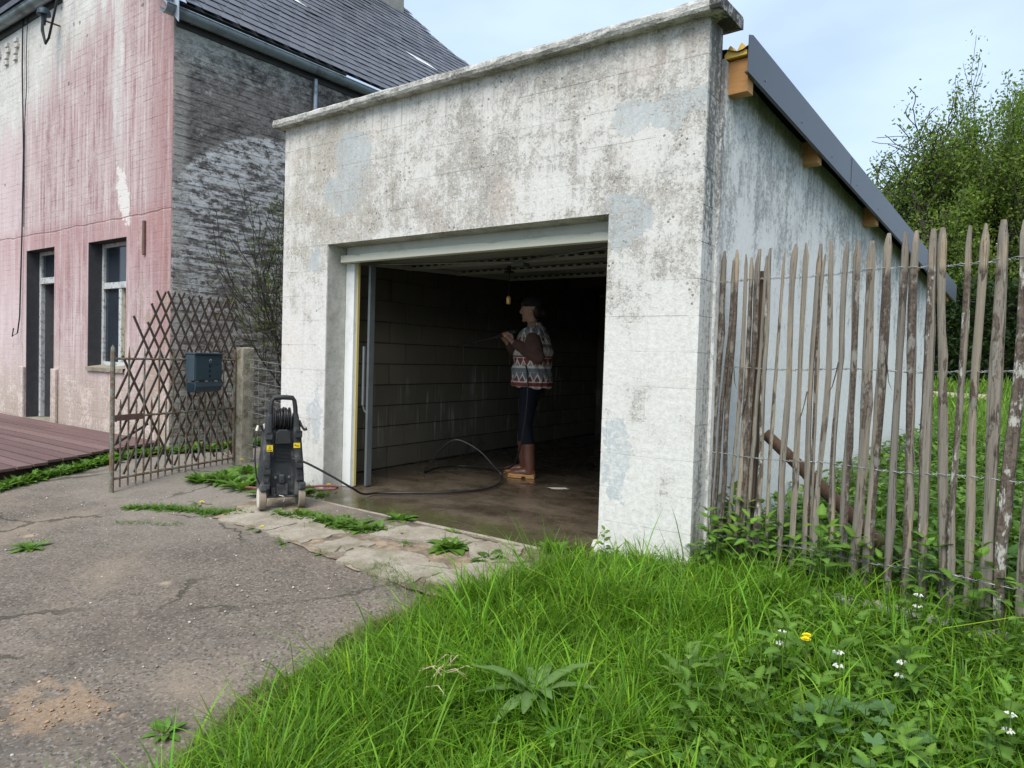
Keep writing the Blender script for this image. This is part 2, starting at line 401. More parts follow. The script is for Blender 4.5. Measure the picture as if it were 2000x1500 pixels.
def _soil(n):
    P = n.pos(); g = n.noise(2, 7, .65); f = n.noise(26, 5, .7)
    c = n.mix(n.ss(f*.6+g*.5, .4, .7), (.030, .045, .012), (.060, .085, .020)); c = n.mix(n.ss(f, .62, .75)*.5, c, (.10, .08, .045))
    return n.bsdf(c, .95, n.bump(f+g, .8, .03))
M_soil = material('grassy_soil', _soil)
M_dirt = material('sandy_dirt', lambda n: n.bsdf(n.mix(n.ss(n.noise(8, 7, .7), .4, .65), (.15, .12, .085), n.mix(n.noise(2.5, 4), (.36, .235, .145), (.33, .29, .22))), .95, n.bump(n.noise(45, 6, .7), .9, .012)))
M_sand = material('orange_sand', lambda n: n.bsdf(n.mix(n.ss(n.noise(60, 5, .65), .35, .65), (.22, .145, .085), (.46, .31, .19)), .95, n.bump(n.noise(120, 4, .7), .9, .006)))
M_path = material('sandy_path', lambda n: n.bsdf(n.mix(n.noise(5, 5), (.34, .26, .19), (.44, .35, .27)), .95))

# house walls
def _pink(n):
    P = n.pos(); x, y, z = n.sep(P)
    st = n.noise(1.5, 7, .70, v=n.sc(P, (6.5, 2, .28))); st2 = n.noise(3, 6, .72, v=n.sc(P, (15, 3, .45))); g = n.noise(3.0, 8, .72); f = n.noise(26, 6, .76)
    pk = n.mix(n.ss(st*.6+st2*.45, .45, .59), (.285, .150, .155), (.49, .37, .37))
    pk = n.mix(n.ss(g*.65+f*.45, .52, .66)*.55, pk, (.62, .52, .50))
    pk = n.mix(n.ss(f, .57, .66)*.45, pk, (.28, .15, .145))
    pk = n.mix(n.ss(g*.5+f*.5, .40, .62, .10, .42), pk, (.46, .385, .37))
    pale = n.ss(n.noise(2.2, 6, .7, v=n.sc(n.off(P, (3, 0, 7)), (9, 2, .35))), .50, .62); pk = n.mix(pale*.55, pk, (.63, .56, .545))
    fadel = n.ss(x, -9.6, -11.2)*.6; pk = n.mix(fadel, pk, (.66, .55, .55))
    red = n.ss(x+(st-.5)*.8, -7.1, -6.5)*n.ss(st2+g*.4, .5, .85); pk = n.mix(red*.7, pk, (.29, .115, .11))
    red2 = n.ss(z, 2.95, 2.72)*n.ss(z+(st2-.5)*1.0, 1.5, 2.7)*n.ss(st+g*.3, .5, .8); pk = n.mix(red2*.55, pk, (.36, .14, .13))
    wh = n.mix(n.ss(g*.6+f*.5, .40, .65), (.69, .68, .65), (.52, .50, .46))
    zb = n.m('MAXIMUM', (x+10.4)*.36+4.60, 4.40) + (st-.5)*3.4 + (st2-.5)*1.3
    m1 = n.ss(z-zb, -.30, .25)
    dx = n.m('ABSOLUTE', x+7.70+(st2-.5)*.30+(g-.5)*.25+(f-.5)*.08); m2 = n.ss(dx, .17, .08)*n.ss(z+(st-.5)*1.2+(g-.5)*.8, 3.2, 4.1)*n.ss(f+g*.3, .85, .55, .55, 1)
    gx = (x+7.52+(z-3.0)*.28)/.15; gz = (z-3.05)/.36; m3 = n.ss(gx*gx+gz*gz+(n.noise(8, 7, .75)-.5)*6.0, 1.0, .7)
    base = n.ss(z+(g-.5)*1.3+(st-.5)*.9, 1.45, .35)
    c = n.mix(m1, pk, wh); c = n.mix(m2*.85, c, wh); c = n.mix(m3*.9, c, (.70, .67, .63))
    c = n.mix(base*.75, c, n.mix(n.ss(f*.6+g*.6, .50, .64), (.62, .55, .48), (.36, .30, .235)))
    peel = n.ss(n.noise(6, 8, .74, v=n.off(P, (2, 0, 1)))+n.ss(x, -7.6, -6.6)*.10, .60, .65)*n.ss(z, 2.3, 1.6); c = n.mix(peel*.75, c, (.33, .265, .20))
    chip = n.ss(n.vor(4.5)+(f-.5)*.3, .15, .10)*n.ss(n.noise(1.1, 2), .54, .60)*n.ss(z, 3.2, 3.7); c = n.mix(chip*.85, c, (.17, .14, .125))
    cz = n.m('ABSOLUTE', z-2.77+(n.noise(2, 5, .6)-.5)*.10); crack = n.ss(cz, .014, .004); c = n.mix(crack*.5*n.ss(g, .40, .55), c, (.14, .10, .09))
    return n.bsdf(c, .92, n.bump(g*.5+f*.7+st2*.3-crack, .6, .012))
M_pink = material('faded_pink_paint', _pink)
def _dark(n):
    P = n.pos(); x, y, z = n.sep(P)
    g = n.noise(3.2, 9, .74, v=n.sc(P, (1, .6, 1.2))); f = n.noise(19, 7, .78, v=n.sc(P, (1, .6, 1))); b = n.noise(.9, 4, .55); cs = n.noise(5, 6, .7, v=n.sc(P, (1, .45, 2.8)))
    c = n.mix(n.ss(f*.6+g*.55, .46, .66), (.078, .069, .063), (.235, .212, .192))
    c = n.mix(n.ss(f*.65+cs*.5, .66, .73)*.75, c, (.50, .48, .45))
    top = n.ss(z+(g-.5)*1.5+(f-.5)*.9-y*.16, 4.15, 4.70); c = n.mix(top*.80, c, n.mix(n.ss(f, .4, .6), (.30, .315, .29), (.56, .56, .52)))
    dy = y-1.85; dz = z-2.15; r = n.m('SQRT', dy*dy+dz*dz) + (g-.5)*.30+(f-.5)*.12
    ring = n.ss(r, 1.76, 1.70)*n.ss(r, 1.0, 1.62); inside = n.ss(r, 1.76, 1.71)
    fleck = n.ss(cs*.8+f*.5, .62, .70)
    c = n.mix(inside*fleck*.80, c, (.58, .57, .55)); c = n.mix(ring*n.ss(f+g*.6, .74, .92)*.85, c, (.64, .63, .61))
    low = n.ss(z+(b-.5)*1.4, 2.3, 1.3); c = n.mix(low*.60, c, n.mix(n.ss(f*.7+cs*.4, .48, .62), (.13, .112, .095), (.36, .325, .285)))
    cor = n.ss(y+(f-.5)*.15, .60, .50); c = n.mix(cor*n.ss(g, .35, .6)*.75, c, (.42, .39, .345))
    return n.bsdf(c, .93, n.bump(f*.9+g*.7+cs*.5, .95, .022))
M_dark = material('sooty_whitewash', _dark)
M_jamb = material('black_bitumen_reveal', lambda n: n.bsdf(n.mix(n.noise(9, 7, .7), (.030, .031, .034), (.075, .075, .078)), .85, n.bump(n.noise(25, 6, .7), .6, .008)))
M_wframe = material('flaking_window_paint', lambda n: n.bsdf(n.mix(n.ss(n.noise(18, 7, .7), .5, .62), (.50, .52, .52), (.24, .235, .22)), .75, n.bump(n.noise(40, 5), .4, .004)))
M_glass = material('dusty_window_glass', lambda n: n.bsdf(n.mix(n.noise(6, 5), (.015, .020, .028), (.035, .045, .055)), .08, spec=.55))
M_yellow = material('yellow_curtain', lambda n: n.bsdf(n.mix(n.noise(4, 4), (.55, .42, .12), (.62, .52, .24)), .9))
M_curt = material('lilac_curtain', lambda n: n.bsdf(n.mix(n.noise(4, 4), (.04, .04, .06), (.09, .09, .12)), .9))
M_slate = material('old_slate', lambda n: n.bsdf(n.mix(n.rand()*.6+n.noise(4, 6, .6)*.5, (.050, .053, .064), (.115, .118, .135)), n.ss(n.noise(5, 4), .3, .7, .38, .62), n.bump(n.noise(35, 5), .35, .004), spec=.5))
M_slate2 = material('old_slate_field', lambda n: n.bsdf(n.mix(n.attr('Col'), (.050, .053, .064), (.115, .118, .135)), n.ss(n.noise(5, 4), .3, .7, .38, .62), n.bump(n.noise(35, 5), .35, .004), spec=.5))
M_zinc = material('weathered_zinc', lambda n: n.bsdf(n.mix(n.ss(n.noise(3, 7, .7), .46, .66), (.32, .37, .41), n.mix(n.noise(15, 5), (.13, .145, .16), (.24, .26, .28))), n.ss(n.noise(6, 5), .3, .7, .35, .6), n.bump(n.noise(14, 5), .2, .006), metal=.55, spec=.5))
M_flash = material('new_zinc_flashing', lambda n: n.bsdf((.50, .57, .63), .38, metal=.5))
M_deck = material('maroon_deck_board', lambda n: n.bsdf(n.mix(n.rand()*.5+n.noise(3, 6, .65, v=n.sc(n.pos(), (.6, 9, 9)))*.6, (.080, .046, .043), (.200, .128, .118)), .75, n.bump(n.noise(6, 6, .7, v=n.sc(n.pos(), (1, 22, 22))), .5, .004)))
M_dkwood = material('dark_rotten_wood', lambda n: n.bsdf(n.mix(n.noise(8, 5), (.030, .014, .012), (.075, .032, .026)), .9))

# metals / plastics / wood
M_rust = material('rusty_green_iron', lambda n: n.bsdf(n.mix(n.ss(n.noise(14, 6, .7), .44, .60), (.155, .095, .060), n.mix(n.noise(6, 4), (.15, .185, .15), (.24, .26, .22))), .85, n.bump(n.noise(50, 5), .5, .004)))
M_trellis = material('brown_trellis_slat', lambda n: n.bsdf(n.mix(n.noise(12, 5), (.075, .052, .040), (.135, .100, .080)), .8, n.bump(n.noise(40, 4), .3, .003)))
M_mail = material('blue_grey_enamel', lambda n: n.bsdf(n.mix(n.noise(5, 5), (.044, .068, .084), (.056, .082, .100)), .36, n.bump(n.noise(120, 3), .06, .002), spec=.5))
M_maild = material('dark_enamel', lambda n: n.bsdf((.012, .030, .045), .5))
M_chrome = material('chrome', lambda n: n.bsdf((.7, .7, .68), .22, metal=1))
M_wire = material('galvanised_wire', lambda n: n.bsdf(n.mix(n.noise(20, 3), (.26, .27, .27), (.42, .43, .43)), .5, metal=.5))
M_steel = material('galvanised_track', lambda n: n.bsdf(n.mix(n.noise(7, 6, .7), (.12, .135, .14), (.24, .26, .265)), .45, metal=.5))
M_brass = material('copper_lamp_holder', lambda n: n.bsdf(n.mix(n.noise(60, 3), (.80, .42, .14), (.88, .58, .28)), .35, metal=.35))
M_plast = material('dusty_black_plastic', lambda n: n.bsdf(n.mix(n.ss(n.noise(7, 7, .7), .45, .75), (.034, .036, .038), (.135, .135, .132)), n.ss(n.noise(9, 5), .3, .7, .45, .7), n.bump(n.noise(160, 3), .15, .002)))
M_plast2 = material('matt_black_plastic', lambda n: n.bsdf(n.mix(n.noise(12, 6, .7), (.018, .019, .020), (.045, .045, .046)), .55))
M_hose = material('black_rubber_hose', lambda n: n.bsdf((.016, .016, .017), .38, spec=.5))
M_redhose = material('faded_red_hose', lambda n: n.bsdf(n.mix(n.noise(20, 4), (.20, .055, .050), (.36, .16, .13)), .6))
M_tyre = material('muddy_tyre', lambda n: n.bsdf(n.mix(n.noise(25, 6, .7), (.20, .155, .11), (.33, .28, .22)), .9, n.bump(n.noise(80, 4), .4, .004)))
M_cream = material('cream_plastic', lambda n: n.bsdf(n.mix(n.noise(15, 5), (.60, .55, .44), (.72, .68, .58)), .6))
M_label = material('yellow_label', lambda n: n.bsdf((.80, .58, .03), .5))
M_ink = material('black_print', lambda n: n.bsdf((.02, .02, .02), .6))
M_frame = material('white_door_frame', lambda n: n.bsdf(n.mix(n.ss(n.noise(4, 6, .7), .5, .7), (.76, .78, .76), (.60, .62, .60)), .55))
def _mossbar(n):
    x, y, z = n.sep(n.pos()); g = n.noise(9, 6, .7, v=n.sc(n.pos(), (1, 1, 2.2)))
    mo = n.ss(z+(g-.5)*.07, 1.985, 2.02)*n.ss(n.noise(2.0, 5, .6), .38, .58)
    c = n.mix(n.noise(5, 5), (.62, .60, .47), (.74, .73, .62)); c = n.mix(mo*.85, c, n.mix(g, (.10, .12, .03), (.26, .27, .10)))
    return n.bsdf(c, .6, n.bump(g, .25, .005))
M_bar = material('mossy_cream_metal', _mossbar)
M_panel = material('dull_white_door_sheet', lambda n: n.bsdf(n.mix(n.noise(5, 6, .65), (.20, .20, .175), (.32, .315, .28)), .5))
M_trim = material('charcoal_roof_trim', lambda n: n.bsdf(n.mix(n.noise(1.5, 5), (.062, .072, .088), (.082, .092, .108)), .38, spec=.5))
M_pine = material('fresh_pine', lambda n: n.bsdf(n.mix(n.noise(2.5, 6, .6, v=n.sc(n.pos(), (5, 5, 30))), (.38, .17, .055), (.56, .31, .125)), .7))
M_foam = material('orange_foam_closer', lambda n: n.bsdf(n.mix(n.noise(25, 4), (.72, .42, .08), (.80, .55, .16)), .8))
M_tile = material('roof_sheet', lambda n: n.bsdf((.06, .065, .07), .5))
M_cable = material('black_cable', lambda n: n.bsdf((.022, .022, .024), .6))
M_iron = material('rust_brown_iron', lambda n: n.bsdf(n.mix(n.noise(20, 5), (.09, .045, .035), (.20, .12, .10)), .9))
M_redbrick = material('orange_brick', lambda n: n.bsdf(n.mix(n.noise(16, 5), (.36, .17, .07), (.50, .27, .12)), .9, n.bump(n.noise(60, 4), .5, .004)))
M_barkd = material('weathered_brown_pole', lambda n: n.bsdf(n.mix(n.noise(3, 7, .7, v=n.sc(n.pos(), (9, 9, 5))), (.055, .028, .018), (.21, .135, .09)), .9, n.bump(n.noise(5, 6, .7, v=n.sc(n.pos(), (10, 10, 6))), .8, .008)))
M_post_shade = material('dark_post_shaded_timber', lambda n: n.bsdf(n.mix(n.noise(2, 7, .7, v=n.sc(n.pos(), (16, 16, 1))), (.040, .028, .020), (.13, .095, .07)), .9))  # fence post colour; also puts indoor shade on the pine purlins

def _picket(kind):
    def fn(n):
        P = n.obj(); r = n.rand(); v = n.off(P, n.comb(r*37, r*11, r*53))
        gr = n.noise(3, 7, .65, v=n.sc(v, (26, 26, 1.6))); big = n.noise(2.2, 4, .6, v=n.sc(v, (6, 6, 1.4))); f = n.noise(60, 4, .7, v=v)
        wood = n.mix(gr, (.066, .055, .045), (.37, .325, .265)); wood = n.mix(n.ss(big+gr*.2, .60, .78)*.55, wood, (.42, .31, .19))
        wood = n.mix(n.ss(r, .45, 1.0)*.65, wood, (.15, .135, .118)); wood = n.mix(n.ss(r, .35, .0)*.4, wood, (.42, .35, .25))
        bark = n.mix(n.ss(f*.6+gr*.5, .4, .7), (.046, .036, .029), (.155, .120, .094))
        lich = n.ss(n.noise(9, 6, .7, v=n.sc(v, (2.2, 2.2, 1))), .52, .60); bark = n.mix(lich*(.9 if kind == 2 else .35), bark, (.46, .45, .40))
        x, y, z = n.sep(P)
        th = n.m('ARCTAN2', y, x)
        if kind == 0: m = n.ss(big+gr*.25, .66, .70)
        else: m = n.ss(n.m('SINE', th+r*9.0)*.35+big*.9+(.10 if kind == 2 else 0), .38, .46)
        tip = n.ss(z, 1.74, 1.69); m = m*tip
        c = n.mix(m, wood, bark)
        crk = n.ss(n.noise(4, 4, .6, v=n.sc(v, (42, 42, .8))), .60, .66); c = n.mix(crk*.6, c, (.045, .035, .028))
        return n.bsdf(c, .9, n.bump(gr*.8+m*.7+f*.3-crk, .7, .006))
    return fn
M_picket = [material('split_chestnut_'+q, _picket(i)) for i, q in enumerate(('bare', 'barked', 'lichened'))]

# vegetation
def _leaf(tr=.35, rough=.45, k=1.0):
    def fn(n):
        c = n.attr('Col'); c = n.mix(n.noise(30, 3)*.35, c, (.16, .25, .05) if k > 0 else (.02, .03, .01))
        a = n.bsdf(c, rough, spec=.16); t = n.nd('ShaderNodeBsdfTranslucent'); n.put(t.inputs[0], n.mix(.45, c, (.20, .42, .015)))
        m = n.nd('ShaderNodeMixShader'); m.inputs[0].default_value = tr; n.t.links.new(a, m.inputs[1]); n.t.links.new(t.outputs[0], m.inputs[2]); return m.outputs[0]
    return fn
M_grass = material('grass_blade', _leaf(.42, .42)); M_leaf = material('broad_leaf', _leaf(.30, .5)); M_tleaf = material('tree_leaf', _leaf(.40, .5))
M_hedge = material('conifer_foliage', _leaf(.12, .7, -1))
M_bark = material('tree_bark', lambda n: n.bsdf(n.mix(n.ss(n.noise(14, 6, .7), .4, .7), (.045, .038, .032), (.12, .105, .09)), .95, n.bump(n.noise(20, 5), .8, .02)))
M_petal = material('dandelion_yellow', lambda n: n.bsdf((.85, .70, .015), .6)); M_white = material('white_petal', lambda n: n.bsdf((.78, .78, .68), .7))
M_straw = material('dry_straw', lambda n: n.bsdf(n.mix(n.noise(10, 3), (.40, .32, .19), (.55, .46, .30)), .9))
M_pebble = material('pebbles', lambda n: n.bsdf(n.attr('Col'), .85))

# person
M_skin = material('skin', lambda n: n.bsdf(n.mix(n.noise(20, 3), (.42, .235, .17), (.48, .28, .205)), .5))
M_fleece = material('brown_fleece', lambda n: n.bsdf(n.mix(n.noise(40, 5), (.080, .042, .034), (.130, .070, .055)), .95, n.bump(n.noise(160, 4), .6, .006)))
M_legg = material('navy_leggings', lambda n: n.bsdf((.006, .008, .014), .85, n.bump(n.noise(14, 4), .3, .01)))
M_boot = material('brown_rubber_boot', lambda n: n.bsdf(n.mix(n.noise(12, 5), (.105, .042, .026), (.165, .072, .045)), .34, spec=.5)); M_sole = material('tan_rubber_sole', lambda n: n.bsdf((.50, .27, .10), .6))
M_cap = material('dark_cap_cloth', lambda n: n.bsdf((.020, .020, .024), .9)); M_hair = material('dark_hair', lambda n: n.bsdf((.020, .013, .010), .5))
def _vest(n):
    x, y, z = n.sep(n.obj()); th = n.m('ARCTAN2', y, x)
    u = th*3.0; w = n.noise(20, 3)
    def tri(q): return n.m('PINGPONG', q, .5)
    d1 = tri(u)+tri(z*7.5)                                 # lattice of diamonds
    c = n.mix(n.ss(w, .4, .6), (.60, .57, .50), (.68, .65, .58))
    zz = z-.88
    def band(a, b): return n.ss(zz, a-.004, a+.004)*n.ss(zz, b+.004, b-.004)
    dia = n.ss(d1, .52, .55); dia2 = n.ss(d1, .36, .33)
    grey = (.20, .205, .215); red = (.24, .055, .050); tau = (.33, .28, .225)
    c = n.mix(band(.0, .035), c, red); c = n.mix(band(.045, .13)*dia, c, grey); c = n.mix(band(.045, .13)*dia2, c, red)
    c = n.mix(band(.13, .17), c, grey); c = n.mix(band(.19, .265)*dia, c, red); c = n.mix(band(.19, .265)*dia2, c, tau)
    c = n.mix(band(.272, .288), c, red); c = n.mix(band(.295, .37)*dia, c, tau); c = n.mix(band(.40, .46)*dia2, c, red); c = n.mix(band(.37, .40), c, grey)
    c = n.mix(band(.46, .62)*dia, c, grey); c = n.mix(band(.46, .62)*dia2, c, tau)
    return n.bsdf(c, .95, n.bump(n.noise(120, 4), .6, .006))
M_vest = material('patterned_fleece', _vest)
# ------------------------------------------------------------------ ground
def sst(a, b, x):
    t = np.clip((x-a)/(b-a), 0, 1); return t*t*(3-2*t)
def G(x, y):
    x = np.asarray(x, float); y = np.asarray(y, float)
    z = -.085*np.clip(-y-.3, 0, 10)
    side = sst(-.14, .02, x-.087*np.clip(y, 0, 6.1)); beh = sst(6.3, 8.5, y)*sst(-6.2, -3., x)
    z = z + .066*np.clip(y-.2, 0, 40)*np.maximum(side, beh) + .02*np.sin(x*1.7+.6)*np.cos(y*1.3)*sst(.1, .6, x)*(y > -9)
    return z
def g(x, y): return float(G(x, y))
def grid_sheet(name, xs, ys, mat, inside=None, dz=0.0, zf=None):
    X, Y = np.meshgrid(xs, ys); Z = (G(X, Y) if zf is None else zf(X, Y))+dz
    V = np.stack([X.ravel(), Y.ravel(), Z.ravel()], 1); nx = len(xs); fs = []
    for j in range(len(ys)-1):
        i = np.arange(nx-1); q = np.stack([j*nx+i, j*nx+i+1, (j+1)*nx+i+1, (j+1)*nx+i], 1)
        if inside is not None:
            q = q[inside((X[j, :-1]+X[j, 1:])/2, np.full(nx-1, (ys[j]+ys[j+1])/2))]
        fs.append(q)
    return np_mesh(name, V, [np.concatenate(fs)], mat, smooth=True)
xs = np.concatenate([np.linspace(-220, -16, 22), np.linspace(-15, 8, 160), np.linspace(9, 220, 24)])
ys = np.concatenate([np.linspace(-160, -8, 16), np.linspace(-7.5, 10, 140), np.linspace(10.5, 40, 40), np.linspace(44, 300, 20)])
tag(link(grid_sheet('ground', xs, ys, M_soil, dz=-.016), 'ground'), kind='structure')
# driveway: asphalt sheet, its right edge runs along the grass
EDGE = [(-.95, -.95), (-.93, -1.25), (-.90, -1.7), (-.81, -2.2), (-.70, -2.7), (-.60, -3.2), (-.6, -4.0), (-.4, -7.5), (0, -14)]
def edge_x(y): return np.interp(-np.asarray(y), [-q[1] for q in EDGE], [q[0] for q in EDGE])
def on_drive(x, y):
    r = np.where(y < -.95, x < edge_x(y), x < -.95)
    return r
dm = bpy.data.meshes.new('driveway'); ysd = np.concatenate([np.linspace(-14, -4.2, 30), np.linspace(-4, 1.4, 90)])
NX = 60; Vd = []
for yy in ysd:
    e = float(edge_x(yy)) if yy < -.95 else (-.95 if yy < -.18 else -3.7)
    e += .035*math.sin(yy*9)+.02*math.sin(yy*23)
    xx = np.linspace(-15, e, NX) if yy <= 1.4 else None
    bumps = .006*np.sin(xx*2.1+yy)*np.cos(yy*1.7)
    dz_ = np.full(NX, .006); dz_[-1] = -.025; xx[-1] += .05
    Vd.append(np.stack([xx, np.full(NX, yy), G(xx, np.full(NX, yy))+bumps+dz_], 1))
Vd = np.concatenate(Vd); j, i = np.meshgrid(np.arange(len(ysd)-1), np.arange(NX-1), indexing='ij'); a = (j*NX+i).ravel()
tag(link(np_mesh('driveway', Vd, [np.stack([a, a+1, a+NX+1, a+NX], 1)], M_asphalt, smooth=True), 'driveway'), kind='structure')
# sandy strip and broken slabs before the garage door
def flat_poly(name, poly, mat, dz, thick=0.0, parent=None, jag=0.0, sub=4, tilt=(0, 0)):
    pts = []
    for (x0, y0), (x1, y1) in zip(poly, poly[1:]+poly[:1]):
        for k in range(sub):
            t = k/sub; pts.append((x0+(x1-x0)*t+random.uniform(-jag, jag), y0+(y1-y0)*t+random.uniform(-jag, jag)))
    cx = sum(p[0] for p in pts)/len(pts); cy = sum(p[1] for p in pts)/len(pts)
    zf = lambda x, y: g(x, y)+dz+tilt[0]*(x-cx)+tilt[1]*(y-cy)
    n = len(pts); v = [(x, y, zf(x, y)) for x, y in pts] + [(cx, cy, zf(cx, cy))]
    f = [(i, (i+1) % n, n) for i in range(n)]
    if thick:
        b = len(v); v += [(x, y, zf(x, y)-thick) for x, y in pts]; f += [(b+i, b+(i+1) % n, (i+1) % n, i) for i in range(n)]
    me = bpy.data.meshes.new(name); me.from_pydata(v, [], f); me.materials.append(mat); me.update()
    return link(me, name, parent)
apron = tag(flat_poly('apron', [(-3.6, -.02), (-3.25, -.95), (-2.6, -.93), (-1.95, -1.05), (-1.3, -1.12), (-.72, -1.15), (-.5, -.05)], M_dirt, .013, jag=.03, sub=7), kind='structure')
for poly, tl in (([(-3.32, -.62), (-3.18, -.98), (-2.62, -.93), (-2.52, -.62), (-2.9, -.55)], (.01, .01)), ([(-2.58, -.66), (-2.60, -.98), (-2.22, -.99), (-2.12, -.70)], (.0, .02)),
                 ([(-2.05, -.42), (-1.95, -.63), (-1.45, -.55), (-1.22, -.33), (-1.7, -.30)], (.01, .0)), ([(-1.85, -.84), (-1.75, -1.08), (-1.15, -1.10), (-1.05, -.82), (-1.4, -.75)], (0, .015)),
                 ([(-1.38, -.36), (-1.05, -.62), (-.80, -.52), (-.95, -.28)], (.015, 0)), ([(-1.02, -.66), (-1.08, -1.0), (-.72, -1.08), (-.62, -.55), (-.75, -.50)], (-.01, .01)), ([(-2.05, -.72), (-2.1, -.98), (-1.85, -1.0), (-1.8, -.74)], (.0, -.01))):
    flat_poly('slab', poly, M_stone, .024, .05, apron, jag=.026, sub=7, tilt=tl)

# ------------------------------------------------------------------ garage
A5 = R_(5); DS = Vector((math.sin(A5), math.cos(A5), 0)); NS = Vector((math.cos(A5), -math.sin(A5), 0))
def sw(s, z, off=0.0): return tuple(Vector((0, 0, z)) + DS*s + NS*off)
GW, OX0, OX1, OZ = 3.81, -3.222, -.597, 2.094
garage = thing('garage', 'weathered white concrete-block garage with its door open and a dark interior', 'garage', (-1.9, 3, 0))
box('mortar', M_facade, (-GW+.004, -.004, .0008, .196, OZ+.01, 3.10), garage)
box('mortar', M_facade, (-GW+.004, OX0-.004, .0008, .196, -.15, OZ+.01), garage); box('mortar', M_facade, (OX1+.004, -.004, .0008, .196, -.15, OZ+.01), garage)
CH = 3.12/15
def course_blocks(c):
    z0, z1 = c*CH+.002, (c+1)*CH-.002
    if c == 0: z0 = -.12
    x = -GW - (.25 if c % 2 else 0.0); out = []
    while x < 0:
        a, b = max(x, -GW), min(x+.5, 0)
        segs = [(a, b)] if z0 > OZ-.05 else [(a, min(b, OX0)), (max(a, OX1), b)]
        out += [(p+.002 if p > -GW and abs(p-OX1) > 1e-6 else p, q-.002 if q < 0 and abs(q-OX0) > 1e-6 else q, z0, z1) for p, q in segs if q-p > .03]
        x += .5
    return out
for c in range(15):
    for (a, b, z0, z1) in course_blocks(c):
        pr = random.uniform(-.0006, .0008); tp = [random.uniform(-.0005, .0005) for _ in range(4)]
        mb = MB().box(a, b, -pr, .2+random.uniform(0, .002), z0, z1); 
        for i, t in zip((0, 1, 4, 5), tp): mb.v[i] = mb.v[i] + Vector((0, t, 0))
        mb.build('block', M_facade, garage)
# flared splash of render at the foot of the right pier
mb = MB(); N = 14
top = [(OX1-.004+.0*k, 0) for k in range(1)]
vs = []
for k in range(N+1):
    x = OX1-.03+(.62+.02)*k/N; vs += [(x, -.0012, .075+.012*math.sin(k*1.9)), (x-(.012 if k == 0 else 0), -.010-.004*math.sin(k*2.3), .03), (x-(.03 if k == 0 else 0), -.03, -.12)]
mb.add([Vector(v) for v in vs], [(3*k+j, 3*k+1+j, 3*k+4+j, 3*k+3+j) for k in range(N) for j in range(2)])
mb.build('render_foot', M_facade, garage, smooth=60)
# coping
mb = MB(); n = 40; prof = [(-.075, 3.115), (-.085, 3.135), (-.083, 3.165), (-.072, 3.18), (.26, 3.19), (.275, 3.175), (.275, 3.125), (.265, 3.115)]
vs = []; rr = random.Random(3)
for k in range(n+1):
    x = -GW-.075+(GW+.165)*k/n
    for (y, z) in prof: vs.append(Vector((x, y+rr.uniform(-.004, .004), z+.002+rr.uniform(-.0045, .0045)*(1 if z > 3.12 else .3)-.0*k)))
m = len(prof); mb.add(vs, [(k*m+j, (k+1)*m+j, (k+1)*m+(j+1) % m, k*m+(j+1) % m) for k in range(n) for j in range(m)] + [tuple(range(m)), tuple(n*m+j for j in range(m-1, -1, -1))])
mb.build('coping', M_coping, garage)
# side wall with sloping top
RZ = lambda s: 2.985-.128*s
SL = 6.05
pts = [(.2, -.4), (SL, -.4), (SL, RZ(SL)-.01)] + [(s, RZ(s)-.012+random.uniform(-.015, .005)) for s in np.linspace(SL-.2, .22, 26)] + [(.2, RZ(.2)-.01)]
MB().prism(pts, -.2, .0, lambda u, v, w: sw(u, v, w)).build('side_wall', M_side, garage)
MB().prism([(.2, -.4), (.2, .055), (SL, .075+.066*5), (SL, -.4)][::-1], .004, .035, lambda u, v, w: sw(u, v, w)).build('plinth', M_side, garage, bevel=.008)
# purlins, roof sheet, verge trim
for i, s in enumerate((.30, 1.54, 3.05, 4.65, 6.2)):
    big = (i == 0); d = .19 if big else .16
    MB().prism([(s-.04, RZ(s)-d), (s+.04, RZ(s)-d-.004), (s+.04, RZ(s)+.002), (s-.04, RZ(s)+.002)], -.2, .105 if not big else .115, lambda u, v, w: sw(u, v, w)).build('purlin_end', M_pine, garage, bevel=.003)
    MB().prism([(s-.04, RZ(s)-d), (s+.04, RZ(s)-d-.004), (s+.04, RZ(s)+.002), (s-.04, RZ(s)+.002)], -3.74-.16*s, -.201, lambda u, v, w: sw(u, v, w)).build('purlin', M_post_shade, garage)  # same pine as the ends, coloured dark for the indoor shade
pr = []
for k in range(0, 121):
    w = k/120; pr.append((w, .010+.016*math.sin(k*1.05)))
mb = MB(); vs = []
for (w, h) in pr: vs += [Vector(sw(.22, RZ(.22)+.03+h, -3.75+3.88*w)), Vector(sw(6.4, RZ(6.4)+.03+h, -4.85+4.98*w))]
mb.add(vs, [(2*k, 2*k+1, 2*k+3, 2*k+2) for k in range(len(pr)-1)]); mb.build('roof_sheet', M_tile, garage, smooth=60)
mb = MB(); mb.add([Vector(sw(s, RZ(s)+dz_, w)) for dz_ in (-.008, .005) for s, w in ((.21, -3.74), (6.4, -4.85), (6.4, -.205), (.21, -.205))], [(0,1,2,3),(7,6,5,4),(0,4,5,1),(1,5,6,2),(2,6,7,3),(3,7,4,0)]); mb.build('roof_deck', M_post_shade, garage)
T0, T1 = .205, 6.5
MB().prism([(T0, RZ(T0)-.115), (T1, RZ(T1)-.115), (T1, RZ(T1)+.098), (T0+.05, RZ(T0)+.105), (T0, RZ(T0)+.09)], .135, .140, lambda u, v, w: sw(u, v, w)).build('verge_trim', M_trim, garage)
MB().prism([(.40, RZ(.4)+.098), (T1, RZ(T1)+.098), (T1, RZ(T1)+.103), (.40, RZ(.4)+.103)], -.02, .1345, lambda u, v, w: sw(u, v, w)).build('verge_top', M_trim, garage)
